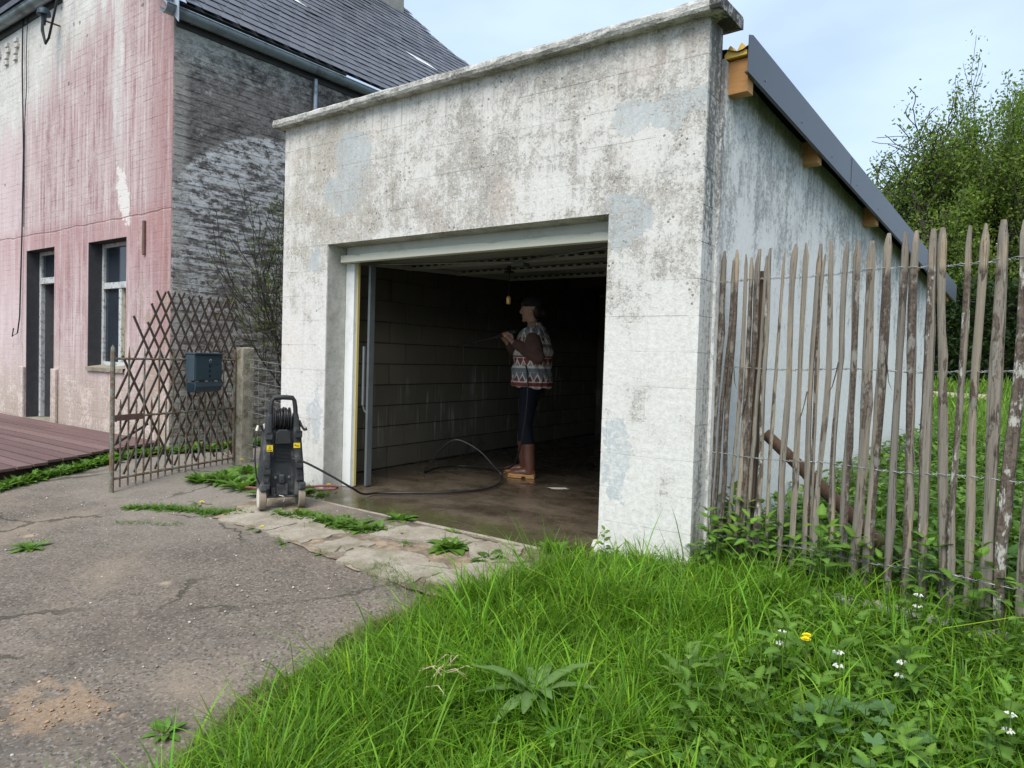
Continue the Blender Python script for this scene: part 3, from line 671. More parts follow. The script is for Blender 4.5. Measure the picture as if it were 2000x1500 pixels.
MB().prism([(T0, RZ(T0)-.115), (T1, RZ(T1)-.115), (T1, RZ(T1)-.108), (T0, RZ(T0)-.108)], .118, .1345, lambda u, v, w: sw(u, v, w)).build('verge_lip', M_trim, garage)
for s in (2.15, 4.25):
    MB().prism([(s, RZ(s)-.117), (s+.07, RZ(s+.07)-.117), (s+.07, RZ(s+.07)+.100), (s, RZ(s)+.100)], .1405, .1430, lambda u, v, w: sw(u, v, w)).build('trim_overlap', M_trim, garage)
for s in np.arange(.45, 6.3, .62):
    c_ = Vector(sw(s, RZ(s)-.06, .1405)); MB().tube([c_, c_+NS*.004], .006, 8).build('trim_screw', M_steel, garage)
wv = [(-.02+.135*k/24, RZ(.25)+.032+.022*(1-math.cos(k/24*4*math.pi))) for k in range(25)]
MB().prism([(.125, RZ(.25)+.006), (-.02, RZ(.25)+.006)][::-1]+wv[::-1] if False else [(-.02, RZ(.25)+.006), (.115, RZ(.25)+.006)]+wv[::-1], .235, .30, lambda u, v, w: sw(w, v, u)).build('foam_closer', M_foam, garage)
# interior
LD = (Vector((-4.05, 6.05, 0))-Vector((-3.62, .2, 0))).normalized(); LN = Vector((LD.y, -LD.x, 0))
def lw(s, z, off=0.0): return tuple(Vector((-3.62, .2, z)) + LD*s + LN*off)
MB().prism([(0, -.2), (5.87, -.2), (5.87, 2.25), (0, 2.98)], -.18, -.016, lambda u, v, w: lw(u, v, w)).build('left_wall', M_mortar, garage)
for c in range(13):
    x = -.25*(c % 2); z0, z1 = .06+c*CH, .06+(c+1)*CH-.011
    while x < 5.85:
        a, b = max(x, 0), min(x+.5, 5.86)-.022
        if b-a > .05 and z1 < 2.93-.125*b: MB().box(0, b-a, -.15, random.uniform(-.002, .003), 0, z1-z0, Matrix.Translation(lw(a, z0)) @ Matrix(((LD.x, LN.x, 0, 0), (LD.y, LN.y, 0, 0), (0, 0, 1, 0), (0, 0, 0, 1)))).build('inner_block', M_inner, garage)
        x += .5
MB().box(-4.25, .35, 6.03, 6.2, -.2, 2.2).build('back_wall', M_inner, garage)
# floor slab, running out as a mossy threshold
xs_ = np.linspace(-3.95, -.02, 60); ys_ = np.concatenate([np.linspace(-.20, .3, 14), np.linspace(.4, 6.05, 30)])
def fz(X, Y):
    z = .05+.004*np.sin(X*3+Y*2.1)*np.cos(Y*2.7)-np.clip(.12-Y, 0, .4)*.10
    return z
flo = link(grid_sheet('floor', xs_, ys_, M_floor, zf=fz, inside=lambda x, y: (y > .21) & (x < -.21) & (x > -3.62-.074*(y-.2)+.0) | ((x > -3.215) & (x < -.605))), 'floor'); tag(flo, kind='structure')
mb = MB(); N = 34; vs = []
for k in range(N+1):
    x = -3.21+2.6*k/N; j = random.uniform(-.012, .010); t = float(fz(x, -.20)); vs += [Vector((x, -.197, t-.001)), Vector((x, -.213+j, t-.012)), Vector((x, -.207+j, -.08))]
mb.add(vs, [(3*k+q, 3*k+1+q, 3*k+4+q, 3*k+3+q) for k in range(N) for q in range(2)]); mb.build('threshold_edge', M_stone, flo)
# door frame, raised tilting door
box('door_jamb', M_frame, (OX0+.002, OX0+.105, .202, .262, .05, 2.0, ), garage, bevel=.004); box('door_jamb', M_frame, (OX1-.07, OX1-.002, .202, .262, .05, 2.0), garage, bevel=.004)
box('door_head', M_frame, (OX0+.002, OX1-.002, .204, .262, 2.004, 2.12), garage, bevel=.004)
box('jamb_render', M_reveal, (OX0-.001, OX0+.004, .006, .2, .0, OZ-.002), garage)
box('lintel_soffit', M_reveal, (OX0+.006, OX1-.002, .004, .2, OZ-.006, OZ+.004), garage)
door = thing('tilting_garage_door', 'cream garage door swung up under the ceiling, mossy lower rail in front', 'garage door', (-1.9, 1.3, 1.95))
box('bottom_rail', M_bar, (-3.20, -.64, .12, .185, 1.945, 2.004), door, bevel=.004)
DZ = lambda y: 1.955+.045*(y-.2)
mb = MB(); vs = []
NR = 128
for k in range(NR+1):
    x = -3.16+2.5*k/NR; h = .006*(1 if k % 4 < 2 else -1); vs += [Vector((x, .19, DZ(.19)+.03+h)), Vector((x, 2.5, DZ(2.5)+.03+h))]
mb.add(vs, [(2*k, 2*k+1, 2*k+3, 2*k+2) for k in range(NR)]); mb.build('door_sheet', M_panel, door)
def rail(y0, y1, x0=-3.16, x1=-.66, d=.05, nm='cross_rail'):
    o = MB().prism([(y0, DZ(y0)-d+.03), (y1, DZ(y1)-d+.03), (y1, DZ(y1)+.02), (y0, DZ(y0)+.02)], x0, x1, lambda u, v, w: (w, u, v)).build(nm, M_panel, door, bevel=.003)
    return o
for y0 in (.85, 1.55, 2.42):
    rr_ = rail(y0, y0+.06)
    mb = MB()
    for k in range(28): x = -3.08+.088*k; mb.box(x, x+.05, y0-.004, y0+.02, DZ(y0)+.004, DZ(y0)+.016)
    mb.build('slots', M_black, rr_)
for x0 in (-3.16, -.70): rail(.2, 2.48, x0, x0+.04, .045, 'side_rail')
for a, b in (((-3.1, .35), (-1.9, .86)), ((-.72, .35), (-1.9, .86)), ((-.72, 1.5), (-1.5, .9))):
    MB().tube([(a[0], a[1], DZ(a[1])-.01), (b[0], b[1], DZ(b[1])-.01)], .008, 6).build('brace_rod', M_steel, door)
box('lock_plate', M_steel, (-1.95, -1.83, .84, .93, DZ(.88)-.05, DZ(.88)-.02), door)
box('door_seal', M_yellow, (OX0+.1065, OX0+.117, .235, .258, .06, 1.94), garage)
mb = MB(); mb.box(-3.05, -3.025, .30, .36, .06, 1.93); mb.box(-3.075, -3.05, .335, .36, .06, 1.93)
mb.build('door_track', M_steel, garage, bevel=.003)
MB().tube([(-3.085, .30, 1.2), (-3.085, .30, .75), (-3.075, .31, .70), (-3.05, .32, .68)], .008, 6).tube([(-3.085, .30, 1.25), (-3.085, .30, .75)], .014, 6).build('door_spring', M_steel, garage)
box('door_track', M_steel, (-.70, -.665, .30, .36, .06, 1.93), garage, bevel=.003)
# hanging lamp holder
pl = thing('pendant_lamp_holder', 'bare copper lamp holder hanging on a thin cord above the person', 'lamp', (-2.31, 1.3, 1.66))
MB().tube([(-2.31, 1.3, 2.0), (-2.31, 1.3, 1.745)], .0035, 6).build('cord', M_cable, pl)
MB().lathe([(.008, 0), (.019, .004), (.021, .012), (.021, .055), (.018, .066), (.008, .074)], 14, Matrix.Translation((-2.31, 1.3, 1.672))).build('lamp_holder', M_brass, pl, smooth=50)
MB().lathe([(.05, 0), (.045, .012), (.018, .018), (.018, .06)], 14, Matrix.Translation((-2.31, 1.3, 1.955))).build('ceiling_rose', M_cable, pl, smooth=50)

# ------------------------------------------------------------------ house
HX, HY = -6.40, .38
house = thing('house', 'old brick house with faded pink front, sooty side wall and slate roof', 'house', (-9.5, 4, 0))
DX0, DX1, DT = -10.45, -9.49, 2.55; WX0, WX1, WB, WT = -8.46, -7.44, .90, 2.53
mb = MB(); y0, y1 = HY, HY+.3; XL = -15
mb.box(XL, DX0, y0, y1, -.2, 2.8); mb.box(DX0, DX1, y0, y1, DT, 2.8); mb.box(DX1, WX0, y0, y1, -.2, 2.8); mb.box(WX0, WX1, y0, y1, -.2, WB); mb.box(WX0, WX1, y0, y1, WT, 2.8); mb.box(WX1, HX-.004, y0, y1, -.2, 2.8)
mb.prism([(XL, 2.8), (HX-.004, 2.8), (HX-.004, 4.95), (-9.3, 7.85), (-9.3, 5.98), (XL, 5.98)], y0, y1, lambda u, v, w: (u, w, v))
mb.build('front_wall', M_pink, house)
MB().box(HX-.3, HX, HY+.301, 9.0, -.2, 5.02).build('side_wall', M_dark, house); MB().box(HX-.0035, HX, HY+.003, HY+.3, -.2, 4.95).build('corner_render', M_dark, house)
MB().box(-14.8, -10.9, 8.6, 9.0, -.2, 6).build('rear_wall', M_dark, house)
# brick relief (joined: each is only a few pixels high)
bt = [(-.5,-.5,-.5),(.5,-.5,-.5),(.5,.5,-.5),(-.5,.5,-.5),(-.46,-.5,.5),(.46,-.5,.5),(.46,.5,.5),(-.46,.5,.5)]
btf = [(4,5,6,7),(0,1,5,4),(1,2,6,5),(2,3,7,6),(3,0,4,7)]
bt = [(-.5,-.5,-.5),(.5,-.5,-.5),(.5,.5,-.5),(-.5,.5,-.5),(-.49,-.475,.5),(.49,-.475,.5),(.49,.475,.5),(-.49,.475,.5)]
rng = np.random.default_rng(5)
def relief(name, mat, parent, u0, u1, z0, z1, bw, bh, depth, place, skip, jit=.004, dj=.5, gap=.011):
    T = []; M = []
    for r, z in enumerate(np.arange(z0, z1, bh)):
        u = u0-(r % 2)*bw/2
        while u < u1:
            a = max(u, u0)+.004; b = min(u+bw, u1)-.006
            if b-a > .05 and not skip(a, b, z, z+bh):
                o, U, V, N = place((a+b)/2, z+bh/2); d = depth*(1+rng.normal()*dj)
                s = np.array([b-a-rng.uniform(0, jit*2), bh-gap-rng.uniform(0, jit), max(.0004, d)*2])
                rz = rng.normal()*.012; c, q = math.cos(rz), math.sin(rz)
                M.append(np.stack([(U*c+V*q)*s[0], (V*c-U*q)*s[1], N*s[2]], 1)); T.append(o)
            u += bw
    V_, F_, _ = scatter(bt, btf, np.array(M), np.array(T))
    return tag(link(np_mesh(name, V_, F_, mat), name, parent), kind='stuff')
ex = lambda *q: np.array(q, float)
relief('brickwork', M_pink, house, -13, HX-.008, 2.80, 6.1, .232, .075, .0010, lambda u, z: (ex(u, HY, z), ex(1, 0, 0), ex(0, 0, 1), ex(0, -1, 0)), lambda a, b, c, d: (d > 5.95 and a < -9.25) or d > 4.92-(b-HX)*1.0, gap=.005)
relief('lower_brickwork', M_pink, house, -13, HX-.008, .12, 2.74, .232, .075, .0008, lambda u, z: (ex(u, HY, z), ex(1, 0, 0), ex(0, 0, 1), ex(0, -1, 0)),
       lambda a, b, c, d: (b > DX0-.12 and a < DX1+.12 and c < DT+.12) or (b > WX0-.12 and a < WX1+.12 and d > WB-.05 and c < WT+.12))
relief('side_brickwork', M_dark, house, HY+.003, 8.5, -.05, 4.85, .225, .076, .0034, lambda u, z: (ex(HX, u, z), ex(0, 1, 0), ex(0, 0, 1), ex(1, 0, 0)), lambda a, b, c, d: rng.random() < .04, jit=.012, dj=.7)
# eaves ornament of stepped brick
for x in (-11.55, -11.2, -10.86):
    for k, (dx, dz) in enumerate(((0, 0), (.06, .08), (.0, -.09), (.02, .17))):
        box('dentil', M_pink, (x+dx-.055, x+dx+.055, HY-.035, HY+.004, 5.48+dz, 5.54+dz), house, bevel=.004)
# iron wall tie, window, door
box('wall_tie', M_iron, (-7.01, -6.965, HY-.03, HY-.002, 2.28, 2.68), house, bevel=.006)
mb = MB(); yr = HY+.17
mb.box(DX0-.01, DX0+.004, HY+.004, HY+.25, .0, DT); mb.box(DX0, DX1, HY+.004, HY+.25, DT-.004, DT+.01); mb.box(DX1-.004, DX1+.01, HY+.004, HY+.25, 0, DT)
mb.build('door_reveal', M_jamb, house)
mb = MB(); mb.box(WX0-.01, WX0+.004, HY+.004, HY+.25, WB, WT); mb.box(WX0, WX1, HY+.004, HY+.25, WT-.004, WT+.01); mb.box(WX1-.004, WX1+.01, HY+.004, HY+.25, WB, WT)
mb.build('window_reveal', M_jamb, house)
win = box('window', M_wframe, (WX0, WX0+.055, yr, yr+.06, WB+.03, WT), house, bevel=.004)
for b in ((WX1-.055, WX1, yr, yr+.06, WB+.03, WT), (WX0+.055, WX1-.055, yr, yr+.06, WT-.05, WT), (WX0+.055, WX1-.055, yr-.01, yr+.06, 1.94, 2.02), (WX0+.055, WX1-.055, yr, yr+.06, WB+.03, WB+.09), (WX0+.47, WX0+.54, yr, yr+.055, WB+.09, 1.94)):
    box('frame', M_wframe, b, win, bevel=.004)
for b in ((WX0+.055, WX1-.055, yr+.03, yr+.036, 2.02, WT-.05), (WX0+.055, WX0+.47, yr+.03, yr+.036, WB+.09, 1.94)):
    box('pane', M_glass, b, win)
mb = MB(); N = 16; vs = []
for k in range(N+1):
    x = WX0+.545+.42*k/N; vs += [Vector((x, yr+.05+.012*math.sin(k*2.2), WB+.05)), Vector((x, yr+.05+.012*math.sin(k*2.2+.4), 1.95))]
mb.add(vs, [(2*k, 2*k+2, 2*k+3, 2*k+1) for k in range(N)]); mb.build('curtain', M_yellow, win)
box('window_back', M_curt, (WX0-.1, WX1+.1, HY+.40, HY+.42, WB-.1, WT+.1), house)
flat = MB(); vs = []; N = 14
for k in range(N+1):
    x = WX0+.01+(WX1-WX0-.02)*k/N; h = .02*random.random(); vs += [Vector((x, HY-.03+random.uniform(-.008, .008), WB+.012+h*.5)), Vector((x, yr, WB+.035+h)), Vector((x, HY-.03, WB-.03))]
flat.add(vs, [(3*k, 3*k+3, 3*k+4, 3*k+1) for k in range(N)]+[(3*k+2, 3*k+5, 3*k+3, 3*k) for k in range(N)]); flat.build('window_sill', M_stone, house)
dr = box('door', M_wframe, (DX0, DX0+.06, yr, yr+.07, .12, DT), house, bevel=.004)
for b in ((DX1-.06, DX1, yr, yr+.07, .12, DT), (DX0+.06, DX1-.06, yr-.012, yr+.07, 2.08, 2.17), (DX0+.06, DX1-.06, yr, yr+.07, DT-.05, DT)): box('frame', M_wframe, b, dr, bevel=.004)
box('pane', M_glass, (DX0+.06, DX1-.06, yr+.03, yr+.036, 2.17, DT-.05), dr)
MB().box(0, .80, -.02, .02, .12, 2.08, Matrix.Translation((DX0+.06, yr+.06, 0)) @ Matrix.Rotation(R_(62), 4, 'Z')).build('door_leaf', M_jamb, dr)  # leaf coloured dark to stand for the unlit inside
box('door_back', M_jamb, (DX0-.2, DX1+.3, HY+.9, HY+.92, 0, 2.6), house); box('door_side', M_dark, (DX0+.0, DX0+.02, HY+.26, HY+.9, 0, 2.6), house)
box('door_sill', M_stone, (DX0-.02, DX1+.02, HY-.10, HY+.3, .0, .115), house, bevel=.01)
for x0, x1 in ((DX0-.16, DX0-.001), (DX1+.001, DX1+.16)): box('door_plinth', M_pink, (x0, x1, HY-.045, HY-.002, .0, .86), house, bevel=.012)
# gutters (zinc, half round with rings)
def gutter(p0, p1, r=.075, nm='gutter', rings=6):
    p0, p1 = Vector(p0), Vector(p1); d = (p1-p0).normalized(); side = d.cross(Vector((0, 0, 1))).normalized()
    mb = MB(); n = 10; vs = []
    for P in (p0, p1):
        for rad in (r, r-.006):
            for k in range(n+1):
                a = math.pi*k/n; vs.append(P+side*math.cos(a)*rad-Vector((0, 0, 1))*math.sin(a)*rad)
    m = n+1; fs = []
    for k in range(n):
        fs += [(k, k+1, 2*m+k+1, 2*m+k), (m+k+1, m+k, 3*m+k, 3*m+k+1)]
    fs += [(0, 2*m, 3*m, m), (n, m+n, 3*m+n, 2*m+n)] + [(k, m+k, m+k+1, k+1) for k in range(n)]
    mb.add(vs, fs); o = mb.build(nm, M_zinc, house, smooth=50)
    L = (p1-p0).length
    for i in range(rings):
        c = p0+d*(L*(i+.5)/rings); rb = MB(); vs = []
        for q in (-.012, .012):
            for k in range(n+1):
                a = math.pi*k/n; vs.append(c+d*q+side*math.cos(a)*(r+.005)-Vector((0, 0, 1))*math.sin(a)*(r+.005))
        rb.add(vs, [(k, k+1, m+k+1, m+k) for k in range(n)]); rb.build('joint_ring', M_zinc, o, smooth=50)
    MB().tube([p0+side*r, p1+side*r], .010, 6).build('rolled_edge', M_zinc, o)
    return o
gutter((HX+.10, .20, 4.935), (HX+.10, 9.6, 4.99), .085, rings=14)
gutter((-15, HY-.10, 6.02), (-9.25, HY-.10, 5.95), .085, rings=8)
box('eaves_board', M_jamb, (HX+.002, HX+.018, .4, 9, 4.80, 4.985), house); box('eaves_board', M_jamb, (-15, -9.3, HY-.02, HY-.003, 5.82, 5.97), house)
MB().tube([(HX+.045, 2.29, 4.82), (HX+.035, 2.29, 3.0), (HX+.035, 2.29, .1)], .030, 10).build('downpipe', M_zinc, house, smooth=50)
# slate roof
RX, RZ0 = -6.28, 5.03; PT = R_(45)
def verge(t): return np.interp(t, [0, 1.8, 3.6, 3.9, 4.4, 6.3], [9.75, 9.0, 8.42, 8.0, 7.72, 7.6])
mb = MB(); NV = 14; vs = []
for k in range(NV+1):
    t = 6.25*k/NV; x, z = RX-t*math.cos(PT), RZ0+t*math.sin(PT); vs += [Vector((x, .27, z-.012)), Vector((x, float(verge(t))-.03, z-.012)), Vector((x, .27, z-.1)), Vector((x, float(verge(t))-.03, z-.1))]
mb.add(vs, [(4*k, 4*k+1, 4*k+5, 4*k+4) for k in range(NV)]+[(4*k+2, 4*k, 4*k+4, 4*k+6) for k in range(NV)]+[(4*k+1, 4*k+3, 4*k+7, 4*k+5) for k in range(NV)])
roof = mb.build('roof', M_slate, house)
RX1, RZ1 = RX-6.25*math.cos(PT), RZ0+6.25*math.sin(PT)
MB().prism([(RX1, RZ1-.012), (RX1-4.3, RZ1-4.4), (RX1-4.3, RZ1-4.5), (RX1, RZ1-.11)], .27, 7.7, lambda u, v, w: (u, w, v)).build('rear_slope', M_slate, house)
MB().prism([(HY-.22, 6.06), (HY+4, 6.06+3.0), (HY+4, 6.0+2.9), (HY-.22, 5.98)], -15, -9.9, lambda u, v, w: (w, u, v)).build('front_slope', M_slate, house)
SWD, EXP = .235, .20
shapes = []
for q in range(6):
    b = [random.uniform(-.010, .014) for _ in range(4)]; hw = SWD/2-.003; m_ = MB()
    pl_ = [(-hw+abs(b[0])*.6, b[1]*.6), (hw-abs(b[2])*.6, b[3]*.6), (hw, EXP+.05), (-hw, EXP+.05)]
    m_.prism(pl_, 0, .007, lambda u, v, w: (u, v, w)); shapes.append(m_)
sm = [m_.mesh('slate', M_slate) for m_ in shapes]
Ry = Vector((0, 1, 0)); Rs = Vector((-math.cos(PT), 0, math.sin(PT))); Rn = Vector((math.sin(PT), 0, math.cos(PT)))
far = []; sl = []
holes = [Vector((-7.86, 5.8, 6.56)), Vector((-7.76, 2.82, 6.46))]
for r in range(31):
    t = .0+r*EXP; y = .28+(r % 2)*SWD/2; ye = float(verge(t))
    while y < ye:
        o = Vector((RX, 0, RZ0)) + Rs*t + Ry*y + Rn*(.012+random.uniform(0, .004)); tl = R_(3.2)+random.uniform(-.006, .014); yw = random.gauss(0, .012)
        if random.random() < .03: tl += random.uniform(.02, .06)
        X = (Ry*math.cos(yw)+Rs*math.sin(yw)).normalized(); Nn = (Rn*math.cos(tl)+Rs*math.sin(tl)).normalized(); Yv = Nn.cross(X).normalized()
        o = o+Rn*.012
        M = Matrix(((X.x, Yv.x, Nn.x, o.x), (X.y, Yv.y, Nn.y, o.y), (X.z, Yv.z, Nn.z, o.z), (0, 0, 0, 1)))
        sl.append(((o-CAM_POS).length, M)); y += SWD
vis = [q for q in sl if q[1].translation.z < 5.03+(q[1].translation.y+1.2)*.62]
vis.sort(key=lambda q: q[0])
ind = set(id(q) for q in vis[:300])
for k, q in enumerate(vis[:300]): inst(sm[k % 6], 'slate', roof, q[1])
rest = [q for q in sl if id(q) not in ind]; Pm = []
for k in range(6):
    ms = [np.array(q[1]) for i, q in enumerate(rest) if i % 6 == k]
    Pm.append(scatter([tuple(v) for v in shapes[k].v], shapes[k].f, np.array([m_[:3, :3] for m_ in ms]), np.array([m_[:3, 3] for m_ in ms]), np.repeat(rng.random((len(ms), 1)), 3, 1)))
V_, F_, C_ = merge(Pm); tag(link(np_mesh('slates', V_, F_, M_slate2, C_), 'slates', roof), kind='stuff')
for h, L in zip(holes, (.75, .6)):
    o = h+Rn*.065; M = Matrix(((Ry.x, Rs.x, Rn.x, o.x), (Ry.y, Rs.y, Rn.y, o.y), (Ry.z, Rs.z, Rn.z, o.z), (0, 0, 0, 1)))
    mb = MB().prism([(-L*.5, .09), (-L*.2, -.05), (L*.5, -.10), (L*.15, .05)], 0, .004, lambda u, v, w: M @ Vector((u, v, w))); mb.build('slipped_zinc_sheet', M_frame, roof)
# verge flashing on the front gable and roll at the corner
fl = lambda u, v, w: (RX+.03-u*math.cos(PT), w, RZ0-.03+u*math.sin(PT)+v)
MB().prism([(-.1, -.17), (5, -.17), (5, .06), (-.1, .06)], HY-.075, HY-.065, fl).build('verge_flashing', M_flash, house)
MB().prism([(-.1, .06), (5, .06), (5, .07), (-.1, .07)], HY-.075, HY+.02, fl).build('verge_cap', M_flash, house)
MB().tube([fl(-.02, .09, HY-.02), fl(5, .09, HY-.02)], .045, 10).build('verge_roll', M_zinc, house, smooth=50)
MB().prism([(.1, .075), (1.6, .075), (1.6, .085), (.3, .085)], HY+.02, HY+.22, fl).build('lead_patch', M_flash, house)
# chimney
ch = MB(); ch.box(-10.5, -9.78, 6.35, 7.25, 8.0, 11.0); ch.box(-10.55, -9.73, 6.30, 7.30, 10.6, 10.8); ch.build('chimney', M_chim, house, bevel=.02)
# cables, insulator
tag(MB().tube([(-10.55, HY-.03, 5.9), (-10.56, HY-.03, 5.2), (-10.50, HY-.028, 4.0), (-10.53, HY-.03, 2.9), (-10.60, HY-.03, 1.6), (-10.62, HY-.05, 1.35), (-10.70, HY-.09, 1.30), (-10.74, HY-.06, 1.42)], .010, 6).build('wall_cable', M_cable), 'thin black cable running down the pink wall left of the doorway', 'cable')
tag(MB().tube([(-10.38, HY-.03, 5.9), (-10.42, HY-.03, 5.3), (-10.40, HY-.03, 4.9), (-10.46, HY-.03, 4.4), (-10.47, HY-.03, 2.9)], .006, 6).build('wall_cable', M_cable), 'second thinner cable beside the thick one on the pink wall', 'cable')
ins = thing('cable_insulator', 'grey mushroom-shaped insulator with a looping black cable under the gutter', 'insulator', (-9.36, HY-.2, 5.5))
MB().lathe([(.008, .07), (.05, .06), (.078, .02), (.085, -.03), (.072, -.035), (.035, -.03), (.03, -.10), (.02, -.16)][::-1], 16, Matrix.Translation((-9.36, HY-.20, 5.62))).build('cap', M_maild, ins, smooth=50)
MB().tube([(-9.36, HY, 5.52), (-9.36, HY-.2, 5.52)], .012, 6).build('bracket', M_iron, ins)
MB().tube([(-9.40, HY-.2, 5.55), (-9.42, HY-.2, 5.40), (-9.30, HY-.2, 5.20), (-9.20, HY-.2, 5.25), (-9.02, HY-.2, 5.55), (-8.92, HY-.18, 5.85), (-8.98, HY-.15, 6.1), (-9.1, HY-.12, 6.4)], .016, 8).build('cable', M_cable, ins, smooth=60)
MB().tube([(-9.33, HY-.22, 5.55), (-9.32, HY-.22, 5.38), (-9.30, HY-.2, 5.22)], .010, 8).build('cable', M_cable, ins, smooth=60)

# ------------------------------------------------------------------ deck
deck = thing('deck', 'low maroon timber deck in front of the pink house', 'deck', (-8, -.6, 0))
def deck_edge(y): return float(np.interp(y, [-4.0, -1.5, -.41, .4], [-4.65, -5.82, -6.22, -6.52]))
yb = -4.0
while yb < HY-.16:
    e0, e1 = deck_edge(yb), deck_edge(yb+.138); j = random.uniform(-.02, .02); zt = .118+random.uniform(-.003, .003)+min(0, (yb+.3))*.05
    mb = MB(); xs0 = -13.5; cut = random.uniform(-11, -7.2)
    for a, b0, b1 in ((xs0, cut-.003, cut-.003), (cut+.003, e0+j, e1+j)):
        mb = MB(); mb.add([Vector(q) for q in ((a, yb, zt-.028), (b0, yb, zt-.028), (b1, yb+.138, zt-.028), (a, yb+.138, zt-.028), (a, yb, zt), (b0, yb, zt), (b1, yb+.138, zt), (a, yb+.138, zt))], [(3,2,1,0),(4,5,6,7),(0,1,5,4),(1,2,6,5),(2,3,7,6),(3,0,4,7)])
        mb.build('board', M_deck, deck, bevel=.003)
    yb += .150
mb = MB()
for (a, b) in ((-4.0, -1.5), (-1.5, -.41), (-.41, .36)):
    za, zb_ = .085+min(0, a+.3)*.05, .085+min(0, b+.3)*.05
    mb.add([Vector(q) for q in ((deck_edge(a)-.05, a, g(-5, a)-.02), (deck_edge(b)-.05, b, g(-5, b)-.02), (deck_edge(b)-.05, b, zb_), (deck_edge(a)-.05, a, za))], [(0, 1, 2, 3)])
mb.build('fascia_joist', M_dkwood, deck)
# ------------------------------------------------------------------ paling fence
FP = Vector((0, .25, 0)); FD = (Vector((1.54, 0, 0))-FP).normalized(); FN = Vector((FD.y, -FD.x, 0))   # FN towards the camera
PK = [(.095,1.79,.050,12,1),(.222,1.80,.180,13,1),(.298,1.80,.262,12,0),(.628,1.78,.612,10,1),(.042,1.85,-.001,20,1),(.131,1.85,.08,16,1),(.181,1.82,.146,15,0),(.264,1.84,.214,21,1),(.329,1.84,.303,20,2),(.398,1.81,.371,12,0),(.465,1.85,.442,21,1),(.53,1.85,.517,15,0),(.597,1.84,.582,18,1),(.665,1.86,.643,17,0),(.736,1.84,.719,14,1),(.791,1.84,.789,17,1),(.862,1.83,.847,21,0),(.931,1.86,.914,22,1),(1.012,1.86,1.006,18,0),(1.068,1.86,1.08,20,1),(1.134,1.86,1.164,24,2),(1.191,1.86,1.233,24,0),(1.268,1.86,1.294,20,2),(1.346,1.86,1.343,23,0),(1.416,1.87,1.425,27,0),(1.49,1.86,1.491,26,2)]
for k in range(20): PK.append((1.565+.075*k, 1.86, 1.57+.075*k, random.choice((18, 22, 25)), random.choice((0, 1, 2))))
fence = thing('paling_fence', 'grey split-chestnut paling fence bound with twisted wire beside the garage', 'fence', (.8, .12, 0))
prng = random.Random(11)
pk_at = []
for (ut, zt, ub, r, kd) in PK:
    r = r/1000*prng.uniform(.84, 1.14)
    base = FP+FD*ub; zb = g(base.x, base.y)-.06; H = zt-zb; nseg = 15; n = 9
    lobes = [prng.uniform(.82, 1.15) for _ in range(n)]; b1, b2 = prng.uniform(-.019, .019), prng.uniform(-.012, .012); b3, f3 = prng.uniform(-.006, .006), prng.uniform(4, 8); k1 = prng.uniform(.3, 1.5); ph = prng.uniform(0, 6)
    vs = []
    zs = [H*(k/nseg)*.935 for k in range(nseg+1)]
    ax = lambda z: FD*((ut-ub)*z/H + b1*math.sin(z*2.6+ph)+b3*math.sin(z*f3+ph)+.004*math.exp(-((z-k1)/.05)**2)) + FN*(b2*math.sin(z*2.1+ph*2))
    tipw = prng.uniform(.30, .62); tl = prng.uniform(.05, .10); skew = prng.uniform(-.35, .35)*r
    zs = [z for z in zs if z < H-tl-.02] + [H-tl, H-tl*.55, H-.004, H]
    for z in zs:
        k_ = 1.0; sk = 0
        if z > H-tl: q = (z-(H-tl))/tl; k_ = 1-(1-tipw)*q; sk = skew*q
        if z >= H: k_ *= .8
        tp = (1.08-.16*z/H)*(1+.09*math.sin(z*5.3+ph)+.18*math.exp(-((z-k1)/.06)**2)+prng.uniform(-.06, .06))
        for j in range(n):
            th = 2*math.pi*j/n; rr_ = r*lobes[j]*tp*(1+prng.uniform(-.05, .05))
            vs.append(ax(z) + FD*(math.cos(th)*rr_*k_+sk) + FN*(math.sin(th)*rr_*(.82 if z <= H-tl else (.82*(1-.45*((z-(H-tl))/tl))))) + Vector((0, 0, z)))
    m = len(zs); fs = [(i*n+j, i*n+(j+1) % n, (i+1)*n+(j+1) % n, (i+1)*n+j) for i in range(m-1) for j in range(n)] + [tuple(range(n-1, -1, -1)), tuple((m-1)*n+j for j in range(n))]
    mb = MB(); mb.add(vs, fs)
    if kd == 1 and prng.random() < .8:      # strips of peeling bark
        z0 = prng.uniform(.7, 1.3); s = prng.choice((-1, 1)); p0 = ax(z0)+FD*s*r*.8+FN*r*.4+Vector((0, 0, z0))
        mb.tube([p0, p0+FD*s*.010+Vector((0, 0, -.06)), p0+FD*s*.022+FN*.01+Vector((0, 0, -.13)), p0+FD*s*.04+FN*.015+Vector((0, 0, -.17))], [.009, .008, .006, .001], 5, squash=(1, .35))
    me = mb.mesh('picket', M_picket[kd], 48)
    o = link(me, 'picket', fence, world=False); o.matrix_parent_inverse = MW[fence].inverted(); o.location = (base.x, base.y, zb)
    pk_at.append((ub, ut, zb, H, r, ax, base))
